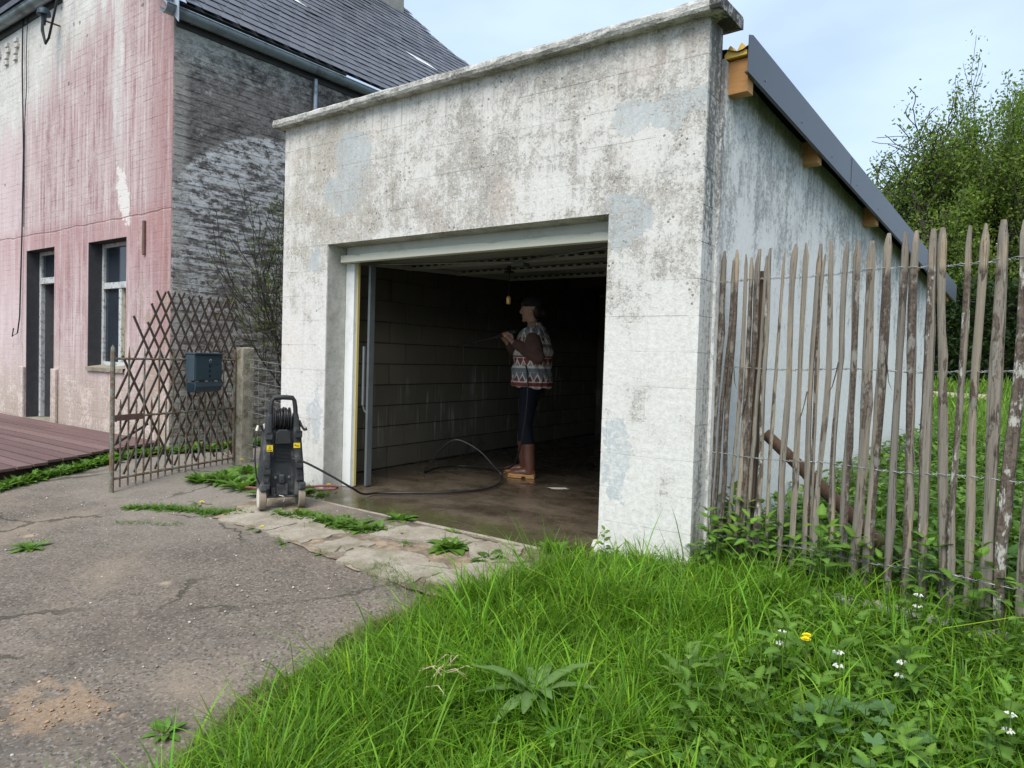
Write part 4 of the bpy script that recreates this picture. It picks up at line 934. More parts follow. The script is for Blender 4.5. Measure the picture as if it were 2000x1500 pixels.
for row, (zl, zr) in enumerate(((1.665, 1.69), (1.165, 1.185), (.66, .70), (.185, .235))):
    for strand in (0, 1):
        pts = []
        srt = sorted(pk_at, key=lambda q: q[0])
        for i, (ub, ut, zb, H, r, ax, base) in enumerate(srt):
            z = zl+(zr-zl)*ub/1.5+.006*math.sin(ub*9+row); c = Vector((base.x, base.y, 0))+ax(z-zb); c.z = z
            sgn = 1 if (i+strand) % 2 == 0 else -1; sgn = 1 if strand == 0 else -1
            off = r*.95+.003
            pts += [c-FD*r*.9+FN*sgn*off*.75, c+FN*sgn*off+Vector((0, 0, .004*sgn)), c+FD*r*.9+FN*sgn*off*.75]
            if i < len(srt)-1:
                nb = srt[i+1]; mid = c.lerp(Vector((nb[6].x, nb[6].y, 0))+nb[5](z-nb[2])+Vector((0, 0, 0)), .5); mid.z = z
                for q, w_ in ((-.012, 1), (.0, -1), (.012, 1)): pts.append(mid+FD*q+Vector((0, 0, .0045*w_*(1 if strand else -1)))+FN*.003*w_)
        MB().tube(pts, .0019, 5).build('binding_wire', M_wire, fence, smooth=60)
MB().tube([tuple(FP+FD*(.235+.0)-FN*.05+Vector((0, 0, -.1))), tuple(FP+FD*.25-FN*.05+Vector((0, 0, .9))), tuple(FP+FD*.258-FN*.05+Vector((0, 0, 1.72)))], [.042, .042, .04], 4, phase=math.pi/4).build('fence_post', M_post_shade, fence)
tag(MB().tube([tuple(FP+FD*.29-FN*.10+Vector((0, 0, .80))), tuple(FP+FD*.62-FN*.24+Vector((0, 0, .47))), tuple(FP+FD*1.08-FN*.42+Vector((0, 0, .02)))], [.032, .036, .038], 8, jit=.08).build('brace_pole', M_barkd, smooth=50), 'brown weathered pole leaning diagonally behind the paling fence', 'pole')
# concrete edging under the fence
kb = thing('concrete_edging', 'worn concrete edging half hidden in weeds under the paling fence', 'edging', (1.2, -.15, 0))
for a, b in ((.66, .90), (.93, 1.17), (1.19, 1.45), (1.46, 1.95), (1.97, 2.4)):
    mb = MB(); N = 8; vs = []
    for k in range(N+1):
        x = a+(b-a)*k/N; yc = -.10-.055*(x-.7); zt = g(x, yc)+.055+random.uniform(-.006, .006)
        for dy, dz in ((-.05, -.16), (-.052, -.012), (-.035, .0), (.035, .004), (.05, -.012), (.05, -.16)): vs.append(Vector((x, yc+dy+random.uniform(-.004, .004), zt+dz)))
    mb.add(vs, [(k*6+j, k*6+6+j, k*6+7+j, k*6+1+j) for k in range(N) for j in range(5)]+[(5, 4, 3, 2, 1, 0), tuple(N*6+j for j in range(6))])
    mb.build('edging_stone', M_kerb, kb, smooth=35)
# a few orange bricks and a pale stake seen through the pickets on the right
for i, (dx, dy, dz, rz, lab) in enumerate(((0, 0, 0, .2, 'orange brick lying lowest behind the right end of the fence'), (.02, .01, .068, .45, 'orange brick in the middle of the small pile behind the fence'), (.0, .015, .136, .1, 'orange brick topmost on the small pile behind the fence'))):
    M = Matrix.Translation((1.60+dx, 1.30+dy, g(1.6, 1.3)+.02+dz)) @ Matrix.Rotation(rz, 4, 'Z')
    o = MB().box(-.11, .11, -.05, .05, 0, .064, M).build('brick', M_redbrick, bevel=.005); tag(o, lab, 'brick')
tag(MB().box(1.555, 1.60, 1.12, 1.165, -.1, .62).build('stake', M_pine, bevel=.004), 'pale new timber stake behind the right end of the fence', 'stake')

# ------------------------------------------------------------------ gate, trellis, letter box, post
GP = Vector((-4.74, -1.0, 0)); GQ = Vector((-5.21, .44, 0)); GD = (GQ-GP).normalized(); GN = Vector((GD.y, -GD.x, 0)); GL = (GQ-GP).length
def gp(u, z, o=0.0): return GP+GD*u+GN*o+Vector((0, 0, z))
if GN.dot(CAM_POS-GP) < 0: GN = -GN
gate = thing('iron_gate', 'rusty iron garden gate of spiked bars standing half open', 'gate', tuple(GP+GD*.75))
zg = lambda u: .055-.0*u
MB().tube([gp(0, -.07), gp(0, 1.10), gp(0, 1.17), gp(0, 1.20)], [.020, .020, .018, .004], 8).build('stile', M_rust, gate)
MB().tube([gp(GL, .0), gp(GL, 1.12), gp(GL, 1.17), gp(GL, 1.20)], [.014, .014, .014, .004], 8).build('stile', M_rust, gate)
for k in range(1, 9):
    u = GL*k/9; MB().tube([gp(u, -.02), gp(u, 1.06), gp(u, 1.09), gp(u, 1.19)], [.0085, .0085, .012, .002], 6).build('bar', M_rust, gate)
for k in range(9):
    u = GL*(k+.5)/9; MB().tube([gp(u, -.02), gp(u, .66), gp(u, .675), gp(u, .74)], [.008, .008, .011, .002], 6).build('short_bar', M_rust, gate)
for z in (1.085, .585, .06):
    MB().tube([gp(0, z), gp(GL, z)], .011, 6).build('rail', M_rust, gate)
MB().box(0, .30, -.008, .008, -.03, .02, Matrix.Translation(gp(0.01, .585, .012)) @ Matrix(((GD.x, GN.x, 0, 0), (GD.y, GN.y, 0, 0), (0, 0, 1, 0), (0, 0, 0, 1)))).build('latch_plate', M_iron, gate)
tr = thing('expanding_trellis', 'brown criss-cross wooden trellis tied to the back of the iron gate', 'trellis', tuple(GP+GD*.9))
TSL = 1.78
def slat(u0, z0, u1, z1, off):
    M = Matrix.Translation(gp(u0, z0, off)); a = math.atan2(z1-z0, u1-u0); L = math.hypot(u1-u0, z1-z0)
    R4 = Matrix(((GD.x, GN.x, 0, 0), (GD.y, GN.y, 0, 0), (0, 0, 1, 0), (0, 0, 0, 1)))
    MB().box(0, L, -.004, .004, -.0105, .0105, M @ R4 @ Matrix.Rotation(-a, 4, 'Y')).build('slat', M_trellis, tr)
def dn(u, z):      # falls to the right
    ue = u+(z-.10)/TSL; ze = .10
    if ue > GL+.05: ue = GL+.05; ze = z-(ue-u)*TSL
    slat(u, z, ue, ze, -.020)
def up(u, z):      # falls to the left
    ue = u-(z-.08)/TSL; ze = .08
    if ue < .06+.04*random.random(): ue = .06; ze = z-(u-ue)*TSL
    slat(u, z, ue, ze, -.030)
for k in range(9): dn(.484+.13*k, 1.70+random.uniform(-.01, .015))
dn(.425, 1.585); dn(.385, 1.415); dn(.23, 1.46); dn(.117, 1.11)
for k in range(9): up(.60+.116*k, 1.715+random.uniform(-.012, .012))
up(GL+.04, 1.55); up(GL+.05, 1.33); up(GL+.04, 1.05)
slat(.02, .33, .42, .50, -.038)
mbx = thing('letter_box', 'blue-grey metal letter box with round lock hung on the gate', 'letter box', tuple(gp(.99, .77)), 0)
R4 = Matrix(((GD.x, GN.x, 0, 0), (GD.y, GN.y, 0, 0), (0, 0, 1, 0), (0, 0, 0, 1))); MM = Matrix.Translation(gp(.80, .77, .02)) @ R4
def mq(name, b, mat, bev=0, par=mbx):
    return MB().box(*b, MM).build(name, mat, par, bevel=bev)
BW = .375
mq('body', (0, BW, 0, .105, .115, .365), M_mail, .004); mq('lid', (-.006, BW+.006, -.002, .122, .366, .384), M_mail, .005)
mq('door_panel', (.012, BW-.008, .1055, .111, .122, .352), M_mail, .002)
pr_ = [(.0, .10), (.105, .10), (.112, .06), (.10, .022), (.075, .004), (.04, .0), (.0, .02)]
MB().prism(pr_, .012, BW, lambda u, v, w: MM @ Vector((w, u, v))).build('newspaper_roll', M_mail, mbx, bevel=.003)
MB().prism([(.008, .092), (.095, .092), (.100, .058), (.088, .028), (.068, .012), (.04, .010), (.010, .026)], .006, .0115, lambda u, v, w: MM @ Vector((w, u, v))).build('roll_opening', M_maild, mbx)
MB().lathe([(.018, 0), (.018, .006), (.012, .010), (.006, .011)], 18, MM @ Matrix.Translation((.20, .111, .305)) @ Matrix.Rotation(R_(-90), 4, 'X')).build('lock', M_chrome, mbx, smooth=40)
mq('name_plate', (.250, .325, .1112, .1135, .282, .306), M_mail); mq('name_slot', (.258, .317, .1136, .1142, .298, .303), M_chrome)
for k in range(3): mq('peep_window', (.185, .212, .1112, .1122, .148+.048*k, .172+.048*k), M_maild)
post = thing('gate_post', 'mossy concrete gate post between the gate and the garage', 'post', (-5.17, .52, 0))
mb = MB(); vs = []; N = 14
for k in range(N+1):
    z = -.1+1.32*k/N; s = .072-.004*k/N
    for dx, dy in ((-1, -1), (1, -1), (1, 1), (-1, 1)): vs.append(Vector((-5.17+dx*s+random.uniform(-.005, .005), .53+dy*s+random.uniform(-.005, .005), z+random.uniform(-.006, .006))))
mb.add(vs, [(k*4+j, k*4+(j+1) % 4, k*4+4+(j+1) % 4, k*4+4+j) for k in range(N) for j in range(4)]+[(3, 2, 1, 0), tuple(N*4+j for j in range(4))])
mb.build('shaft', M_post, post, bevel=.008)
wm = thing('wire_mesh_panel', 'sagging wire mesh between the concrete gate post and the garage', 'wire mesh', (-4.5, .4, 0))
for z in (1.10, 1.02, .88, .72, .56, .40, .22, .08):
    MB().tube([(-5.1, .5, z), (-4.75, .46, z-.012*random.random()-.01), (-4.3, .38, z-.03-.02*random.random()), (-3.84, .30, z-.05-.03*random.random())], .0022, 5).build('line_wire', M_wire, wm)
for k in range(7):
    x = -5.0+.17*k; yy = .5-.16*(k*.17+.1)/1.27; MB().tube([(x, yy, 1.07-.03*k/7), (x+random.uniform(-.03, .03), yy, .6), (x+random.uniform(-.02, .02), yy, .03)], .0016, 5).build('stay_wire', M_wire, wm)

# ------------------------------------------------------------------ pressure washer
WA = thing('pressure_washer', 'dusty black upright pressure washer with hose reel by the garage pier', 'pressure washer', (-3.0, -.56, g(-3.0, -.56)+.022), R_(64))
WA.scale = (.80, .95, 1.0)
def wp(mb, name, mat, par=WA, smooth=0, bevel=0): return mb.build(name, mat, par, smooth=smooth, bevel=bevel, world=False)
fr = MB().prism([(-.135, .10), (.135, .10), (.118, .60), (-.118, .60)], .035, .22, lambda u, v, w: (u, w, v)); wp(fr, 'body', M_plast, bevel=.02)
for s in (-1, 1):
    c = MB(); vs = []
    for z, x, w, d0, d1 in ((.10, .158, .046, -.03, .17), (.18, .158, .044, -.035, .17), (.36, .147, .042, -.03, .15), (.55, .132, .038, -.02, .12), (.64, .124, .032, -.01, .09), (.72, .116, .024, .0, .06)):
        for dx, y in ((-w, d0+.015), (-w*.6, d0), (w*.6, d0), (w, d0+.02), (w, d1), (-w, d1)): vs.append(Vector((s*x+dx, y, z)))
    c.add(vs, [(k*6+j, k*6+(j+1) % 6, k*6+6+(j+1) % 6, k*6+6+j) for k in range(5) for j in range(6)]+[(5, 4, 3, 2, 1, 0), tuple(30+j for j in range(6))])
    wp(c, 'side_column', M_plast, bevel=.007)
    for z in ((.56, .30, .19) if s < 0 else (.57, .34, .245)):
        x = s*(.132+(.60-z)*.05)
        cl = wp(MB().box(x-.033, x+.033, -.052, -.016, z-.03, z+.022), 'cable_clip', M_plast, bevel=.006)
        wp(MB().box(x-.024, x+.024, -.0535, -.03, z+.012, z+.024), 'clip_slot', M_ink, par=cl)
    wp(MB().tube([(s*.118, .02, .66), (s*.112, .02, .76), (s*.102, .02, .815), (s*.085, .02, .838), (0, .02, .842)], [.022, .021, .020, .019, .019], 10), 'handle', M_plast2, smooth=60)
    wp(MB().box(s*.175-.032, s*.175+.032, -.055, .10, .145, .205), 'wheel_arch', M_plast, bevel=.012)
    R9 = Matrix.Translation((s*.178, .03, .085)) @ Matrix.Rotation(R_(90), 4, 'Y')
    wh = wp(MB().lathe([(.05, -.033), (.076, -.033), (.085, -.026), (.086, 0), (.085, .026), (.076, .033), (.05, .033)], 26, R9), 'wheel', M_tyre, smooth=40)
    wp(MB().lathe([(.012, -.036), (.060, -.0355), (.070, -.0335), (.070, .0335), (.060, .0355), (.012, .036)], 24, R9), 'rim', M_cream if s < 0 else M_plast, par=wh, smooth=35)
    sc_ = wp(MB().lathe([(.004, 0), (.012, .002), (.012, .006), (.004, .008)], 12, Matrix.Translation((s*.062+.005, .030, .235)) @ Matrix.Rotation(R_(90), 4, 'X')), 'screw_head', M_steel, smooth=40)
wp(MB().prism([(-.075, .49), (.075, .49), (.066, .575), (.04, .60), (-.04, .60), (-.066, .575)], -.012, .10, lambda u, v, w: (u, w, v)), 'reel_guard', M_plast2, bevel=.008)
for k in range(12): wp(MB().box(-.072, .072, .022, .036, .360+.0105*k, .3655+.0105*k), 'vent_rib', M_plast2)
RL = MB().lathe([(.03, -.075), (.088, -.075), (.088, -.067), (.045, -.06), (.045, .06), (.088, .067), (.088, .075), (.03, .075)], 24, Matrix.Translation((0, .075, .675)) @ Matrix.Rotation(R_(90), 4, 'Y')); rl = wp(RL, 'hose_reel', M_plast2, smooth=40)
for k, (x, r) in enumerate(((-.052, .062), (-.036, .066), (-.02, .078), (-.004, .070), (.012, .083), (.028, .072), (.044, .080), (.056, .064))):
    t_ = random.uniform(-.3, .3); wp(MB().tube([(x+t_*.03*math.sin(a), .075+r*math.cos(a), .675+r*math.sin(a)) for a in [2*math.pi*q/22 for q in range(23)]], .0085, 7, cap=False), 'hose_turn', M_hose, par=rl, smooth=60)
wp(MB().tube([(.13, .05, .66), (.158, .03, .655), (.172, .02, .625), (.196, .01, .596), (.222, .01, .602)], [.012, .014, .012, .011, .014], 8), 'reel_crank', M_plast2, smooth=60)
for s, (x0, x1, z0, z1) in ((-1, (-.150, -.096, .440, .488)), (1, (.092, .152, .462, .500))):
    lb = wp(MB().box(x0, x1, -.030, -.0245, z0, z1), 'warning_label', M_label); zc = (z0+z1)/2
    if s < 0:
        q = MB().prism([(-.123-.013, zc-.004), (-.123+.013, zc-.004), (-.123, zc+.020)], -.0312, -.0302, lambda u, v, w: (u, w, v)); wp(q, 'warning_triangle', M_ink, par=lb)
        wp(MB().prism([(-.123-.0085, zc-.001), (-.123+.0085, zc-.001), (-.123, zc+.0145)], -.0316, -.0313, lambda u, v, w: (u, w, v)), 'triangle_field', M_label, par=lb); wp(MB().box(-.1242, -.1218, -.0320, -.0317, zc+.002, zc+.010), 'exclamation_mark', M_ink, par=lb)
        for k in range(4): wp(MB().box(-.144+.011*k, -.137+.011*k, -.0312, -.0302, z0+.005, z0+.013), 'print', M_ink, par=lb)
    else:
        wp(MB().prism([(.098, zc-.002), (.112, zc-.002), (.105, zc+.012)], -.0312, -.0302, lambda u, v, w: (u, w, v)), 'warning_triangle', M_ink, par=lb)
        for k, (a, b, c) in enumerate(((.117, .121, .012), (.124, .127, .006), (.129, .135, .010), (.138, .142, .004))): wp(MB().box(a, b, -.0312, -.0302, zc-.008, zc-.008+c), 'print', M_ink, par=lb)
wp(MB().box(-.055, .055, -.006, .036, .10, .19), 'motor_cover', M_plast, bevel=.012); wp(MB().box(-.028, .02, -.012, .03, .19, .26), 'pump_cover', M_plast, bevel=.01)
wp(MB().tube([(0, -.01, .215), (0, -.03, .215)], .014, 10), 'outlet_knob', M_plast2); wp(MB().tube([(-.155, .06, .085), (.155, .06, .085)], .010, 8), 'axle', M_steel)
wp(MB().tube([(-.03, .0, .105), (.01, -.02, .098), (.022, -.025, .085), (.005, -.04, .06)], .004, 6), 'cable_tie', M_wire)
wp(MB().box(-.10, -.06, -.012, .03, .11, .165), 'socket_flap', M_plast, bevel=.004)
wp(MB().tube([(-.17, .06, .585), (-.195, .03, .63), (-.225, .02, .625), (-.245, .0, .55), (-.25, -.01, .38), (-.235, -.02, .25), (-.20, -.01, .19), (-.16, .02, .17)], [.006, .006, .007, .007, .007, .007, .007, .007], 7), 'power_cable', M_hose, smooth=60)
wp(MB().tube([(-.222, .02, .63), (-.236, .012, .592)], [.010, .012], 8), 'cable_sleeve', M_cream); wp(MB().tube([(-.155, .05, .605), (-.165, .05, .64)], .010, 8), 'plug', M_cream)

# smooth path through points
def spline(pts, n=8):
    P = [Vector(p) for p in pts]; out = []
    for i in range(len(P)-1):
        a, b, c, d = P[max(i-1, 0)], P[i], P[i+1], P[min(i+2, len(P)-1)]
        for k in range(n):
            t = k/n; out.append(.5*((2*b)+(c-a)*t+(2*a-5*b+4*c-d)*t*t+(3*b-a-3*c+d)*t**3))
    return out+[P[-1]]
hz = .066
hose = [(-2.975, -.49, .375), (-2.90, -.42, .345), (-2.78, -.29, .25), (-2.68, -.16, .15), (-2.72, .0, .075), (-2.70, .16, hz), (-2.50, .36, hz), (-2.27, .66, hz), (-2.22, 1.03, hz), (-2.38, 1.38, .09), (-2.50, 1.36, .21), (-2.62, 1.32, .32), (-2.79, 1.26, .40), (-2.89, 1.22, .385), (-3.01, 1.18, .27), (-3.10, 1.16, .14), (-3.17, 1.18, hz), (-3.26, 1.42, hz), (-3.22, 1.72, hz), (-2.95, 1.80, hz), (-2.68, 1.75, hz+.02), (-2.47, 1.66, .16), (-2.33, 1.57, .34), (-2.27, 1.56, .62), (-2.255, 1.565, .90), (-2.30, 1.60, 1.10), (-2.42, 1.66, 1.24), (-2.52, 1.70, 1.32)]
tag(MB().tube(spline(hose, 7), .0085, 8).build('pressure_hose', M_hose, smooth=60), 'black hose looping from the pressure washer over the wet floor to the person', 'hose')
tag(MB().tube(spline([(-3.02, -.33, .13), (-2.93, -.20, .14), (-2.90, -.12, .125), (-2.95, -.10, .10), (-3.05, -.20, .09)], 6), .009, 8).build('garden_hose', M_redhose, smooth=60), 'short loop of dark red hose sticking out behind the pressure washer', 'hose')
tag(MB().tube(spline([(-4.47, -.16, .05), (-4.30, -.27, .03), (-4.07, -.31, .022), (-3.83, -.30, .02), (-3.5, -.15, .02), (-3.2, -.1, .02)], 6), .012, 8).build('garden_hose', M_redhose, smooth=60), 'faded red hose lying in weeds beside the gate post', 'hose')

# ------------------------------------------------------------------ person
PP = (-2.37, 1.80, .05); PR = R_(203)
per = thing('person', 'person in patterned vest, brown sleeves and rubber boots aiming a spray lance', 'person', PP, PR)
def pb(mb, name, mat, vox=.010, sm=6, par=per, smooth=True):
    o = mb.build(name, mat, par, world=False)
    m = o.modifiers.new('remesh', 'REMESH'); m.mode = 'VOXEL'; m.voxel_size = vox; m.use_smooth_shade = True
    s = o.modifiers.new('smooth', 'SMOOTH'); s.factor = .5; s.iterations = sm
    return o
b = MB()
def ell(c, r, M=None): b.ball(c, r, 14, M)
# torso, neck, head
b.tube([(0, 0, .84), (0, 0, .95), (-.01, 0, 1.08), (.0, 0, 1.24), (.0, 0, 1.36), (.0, 0, 1.42)], [.105, .112, .110, .125, .125, .09], 14, rnd=True, squash=(1.12, .82))
b.tube([(.0, 0, 1.40), (.022, 0, 1.52)], [.052, .048], 12, rnd=True)
ell((.040, 0, 1.605), (.088, .072, .105)); ell((.052, 0, 1.555), (.066, .055, .062)); ell((.022, 0, 1.635), (.092, .076, .082))
ell((.128, 0, 1.590), (.020, .012, .022)); ell((.122, 0, 1.612), (.012, .009, .022)); ell((.108, 0, 1.546), (.014, .022, .008)); ell((.108, 0, 1.535), (.013, .020, .008)); ell((.096, 0, 1.508), (.022, .024, .018))
for s in (-1, 1):
    ell((.018, s*.074, 1.592), (.018, .008, .030)); ell((.108, s*.030, 1.617), (.012, .016, .010)); ell((.106, s*.032, 1.632), (.012, .020, .007))
# legs
LEG = {1: [(0, .085, .90), (.02, .095, .70), (.03, .10, .50), (.0, .105, .32), (-.02, .105, .09)], -1: [(.0, -.085, .90), (.05, -.095, .70), (.09, -.10, .50), (.08, -.105, .32), (.075, -.105, .09)]}
for s in (1, -1):
    b.tube(LEG[s], [.085, .072, .054, .052, .036], 12, rnd=True); f0 = Vector(LEG[s][-1]); b.tube([f0+Vector((-.03, 0, -.045)), f0+Vector((.07, 0, -.05)), f0+Vector((.14, 0, -.055))], [.034, .036, .028], 10, rnd=True)
# arms: near (left) arm to the trigger, far (right) arm to the lance
ARM = {1: [(-.01, .175, 1.385), (-.10, .255, 1.155), (.16, .155, 1.285), (.215, .105, 1.335)], -1: [(.01, -.175, 1.385), (.15, -.235, 1.145), (.285, -.13, 1.285), (.325, -.085, 1.345)]}
for s in (1, -1):
    a_ = ARM[s]; b.tube(a_[:2], [.052, .042], 12, rnd=True); b.tube([a_[1], Vector(a_[1]).lerp(Vector(a_[2]), .4), a_[2]], [.042, .041, .027], 12, rnd=True)
# hands: palm plus five fingers closing on gun and lance
def hand(wr, pm, axis, s):
    wr, pm, ax_ = Vector(wr), Vector(pm), Vector(axis).normalized(); fw = (pm-wr).normalized(); up_ = fw.cross(ax_).normalized()
    b.tube([wr, wr.lerp(pm, .5), pm], [.026, .034, .034], 10, rnd=True, squash=(1, .62))
    for k, L in enumerate((.070, .078, .072, .058)):
        p = pm+ax_*(-.030+.020*k)+fw*.018
        b.tube([p, p+fw*L*.36+up_*.008, p+fw*L*.52+up_*.032, p+fw*L*.30+up_*.052], [.0095, .0088, .0080, .0068], 7, rnd=True)
    p = pm-ax_*.034-fw*.012; b.tube([p, p-ax_*.012+fw*.024+up_*.022, p+ax_*.002+fw*.040+up_*.042], [.0115, .0100, .0080], 7, rnd=True)
LA, LB = Vector((.20, .06, 1.385)), Vector((.80, -.10, 1.235)); LDIR = (LB-LA).normalized()
hand(ARM[1][2], ARM[1][3], LDIR, 1); hand(ARM[-1][2], ARM[-1][3], LDIR, -1)
pb(b, 'body', M_skin, .0055, 4)
# vest
b = MB(); b.tube([(.012, 0, .872), (.010, 0, .90), (.008, 0, .95), (.005, 0, 1.05), (.0, 0, 1.18), (-.005, 0, 1.30), (-.01, 0, 1.385), (-.015, 0, 1.43)], [.196, .198, .194, .188, .184, .176, .135, .07], 18, squash=(1.15, 1.0))
b.ball((-.03, 0, 1.42), (.085, .105, .045), 14)
for s in (1, -1): b.ball((-.015, s*.165, 1.365), (.100, .088, .085), 12)
vo = pb(b, 'vest', M_vest, .011, 8)
tx = bpy.data.textures.new('folds', 'CLOUDS'); tx.noise_scale = .075
dm_ = vo.modifiers.new('folds', 'DISPLACE'); dm_.texture = tx; dm_.strength = .055; dm_.mid_level = .5
b = MB(); b.tube([(-.02, 0, 1.43), (-.005, 0, 1.475)], [.072, .066], 14); pb(b, 'collar', M_vest, .008, 4)
for s in (1, -1):
    a_ = ARM[s]; b = MB(); A, B, C_ = Vector(a_[0]), Vector(a_[1]), Vector(a_[2])
    b.tube([A.lerp(B, .15), A.lerp(B, .5), B], [.070, .074, .068], 14, rnd=True); b.tube([B, B.lerp(C_, .4), B.lerp(C_, .72)], [.068, .062, .052], 14, rnd=True); b.tube([B.lerp(C_, .66), B.lerp(C_, .80)], [.058, .058], 14, rnd=True); b.tube([B.lerp(C_, .30), B.lerp(C_, .38)], [.067, .067], 12, rnd=True); b.tube([A.lerp(B, .60), A.lerp(B, .66)], [.078, .078], 12, rnd=True)
    o = pb(b, 'sleeve', M_fleece, .010, 6); d = o.modifiers.new('folds', 'DISPLACE'); d.texture = tx; d.strength = .03
b = MB()
for s in (1, -1): b.tube(LEG[s][:4], [.100, .084, .064, .060], 14, rnd=True)
b.ball((0, 0, .90), (.150, .165, .13), 14); o = pb(b, 'leggings', M_legg, .010, 6)
for s in (1, -1):
    f0 = Vector(LEG[s][-1]); t0 = Vector(LEG[s][3]); b = MB(); b.tube([t0+Vector((0, 0, .01)), t0.lerp(f0, .55), f0+Vector((-.005, 0, .0)), f0+Vector((-.005, 0, -.045))], [.066, .060, .050, .046], 16, rnd=False)
    b.tube([f0+Vector((-.02, 0, -.035)), f0+Vector((.06, 0, -.030)), f0+Vector((.13, 0, -.042)), f0+Vector((.185, 0, -.050))], [.044, .046, .042, .030], 14, rnd=True, squash=(1, .82))
    bo = pb(b, 'boot', M_boot, .008, 4)
    out = [(-.058, -.022), (-.04, -.037), (.02, -.034), (.08, -.042), (.14, -.046), (.19, -.036), (.215, 0), (.19, .036), (.14, .046), (.08, .042), (.02, .034), (-.04, .037), (-.058, .022)]
    so = MB(); so.prism(out, -.072, -.05, lambda u, v, w: f0+Vector((u, v, w))); so.prism([(-.056, -.034), (.03, -.034), (.03, .034), (-.056, .034)], -.0885, -.0725, lambda u, v, w: f0+Vector((u, v, w))); so.prism([(.065, -.042), (.14, -.045), (.205, -.02), (.205, .02), (.14, .045), (.065, .042)], -.0885, -.0725, lambda u, v, w: f0+Vector((u, v, w)))
    so.build('sole', M_sole, bo, world=False, bevel=.004)
b = MB(); b.ball((.022, 0, 1.668), (.106, .086, .068), 16); b.tube([(.085, -.05, 1.650), (.115, 0, 1.652), (.085, .05, 1.650)], .012, 8, rnd=True); pb(b, 'cap', M_cap, .007, 4)
MB().ball((.118, 0, 1.668), (.012, .020, .016), 10).build('head_torch', M_wire, per, world=False, smooth=60)
b = MB(); b.ball((-.03, 0, 1.60), (.062, .072, .085), 14); b.ball((-.085, 0, 1.585), (.040, .040, .042), 12); pb(b, 'hair', M_hair, .008, 3)
la = thing('spray_lance', 'dark spray gun and lance held up by the person in the vest', 'spray lance', PP, PR)
def lp(mb, name, mat): return mb.build(name, mat, la, world=False, smooth=50)
lp(MB().tube([LA-LDIR*.03, LA+LDIR*.16], [.022, .018], 10, rnd=True), 'gun_body', M_plast2); lp(MB().tube([LA+LDIR*.02, LA+LDIR*.0+Vector((0, .005, -.11))], [.018, .015], 8, rnd=True), 'grip', M_plast2)
lp(MB().tube([LA+LDIR*.12, LB], [.008, .007], 8), 'lance_pipe', M_plast2); lp(MB().tube([LB-LDIR*.10, LB], [.016, .018], 10, rnd=True), 'nozzle', M_plast2)
lp(MB().tube([LA+LDIR*.07+Vector((0, 0, -.015)), LA+LDIR*.05+Vector((0, 0, -.05))], .006, 6), 'trigger', M_plast2)
# ------------------------------------------------------------------ vegetation
rng = np.random.default_rng(21)
_b = np.array([_f, _r, _u]); _c = np.array(CAM_POS)
def in_view(P, mx=1.4, far=99):
    d = P-_c; z = d@_b[0]; x = (d@_b[1])/np.maximum(z, .01)*1396.7/1000; y = (d@_b[2])/np.maximum(z, .01)*1396.7/750
    return (z > .3) & (np.abs(x) < mx) & (np.abs(y) < mx+.1) & (z < far)
def vnoise(x, y, s, seed=0):
    v = 0
    for i in range(4):
        a = seed*1.7+i*2.1; v = v+np.sin(x*s*(1+.37*i)*math.cos(a)+y*s*(1+.37*i)*math.sin(a)+a*3)
    return v/4
def blades(P, h, w, bend, col, az=None, lean=.25):
    n = len(P); az = rng.uniform(0, 2*np.pi, n) if az is None else az
    d = np.stack([np.cos(az), np.sin(az), np.zeros(n)], 1); s = np.stack([-np.sin(az), np.cos(az), np.zeros(n)], 1)
    tw = rng.normal(0, .6, n); s = s*np.cos(tw)[:, None]+d*np.sin(tw)[:, None]
    V = []; C = []
    for t, ww in ((0, .75), (.38, 1.), (.74, .72), (1., 0)):
        c = P + d*(h*(lean*t+bend*t*t))[:, None] + np.stack([np.zeros(n), np.zeros(n), h*(t-.42*bend*t**2.2)], 1)
        cc = col*(1.0+.0*t)
        if ww: V += [c-s*(w*ww/2)[:, None], c+s*(w*ww/2)[:, None]]; C += [cc, cc]
        else: V += [c]; C += [cc]
    V = np.stack(V, 1).reshape(-1, 3); C = np.stack(C, 1).reshape(-1, 3); b = (np.arange(n)*7)[:, None]
    return V, [b+np.array([[0, 1, 3, 2]]), b+np.array([[2, 3, 5, 4]]), b+np.array([[4, 5, 6]])], C
def blades_fix(r): return r[0], [np.concatenate([r[1][0], r[1][1]]), r[1][2]], r[2]
def gcol(n, base=(.135, .285, .016), var=.36):
    k = rng.normal(1, var, n).clip(.45, 1.7)[:, None]; c = np.array(base)[None]*k
    yl = (rng.random(n) < .12)[:, None]; c = np.where(yl, c*np.array([1.6, 1.2, 1.2]), c)
    bl = (rng.random(n) < .25)[:, None]; return np.where(bl, c*np.array([.7, .85, 1.3]), c)
def sample(x0, x1, y0, y1, dens):
    n = int((x1-x0)*(y1-y0)*dens); x = rng.uniform(x0, x1, n); y = rng.uniform(y0, y1, n); return x, y
def grass_field(name, x, y, hmean, wmean, base, label=None):
    z = G(x, y)-.032; P = np.stack([x, y, z], 1); n = len(x)
    cl = vnoise(x, y, 7, 3); h = hmean*rng.gamma(9, 1/9, n)*(1+.28*cl)
    az = 1.1+1.5*vnoise(x, y, 3.2, 5)+rng.normal(0, 1.25, n)
    col = gcol(n, base)*(1+.12*vnoise(x, y, 2.1, 8))[:, None]
    return blades_fix(blades(P, h, wmean*rng.uniform(.65, 1.35, n), rng.uniform(.15, 1.0, n)**1.3, col, az, rng.uniform(.05, .4, n)))
parts = []
x, y = sample(-1.1, 3.4, -3.6, .05, 2600); tx0, ty0 = sample(-1.1, 3.4, -3.6, .05, 210); nt = len(tx0); th_ = rng.gamma(7, 1/7, nt); nb_ = 30
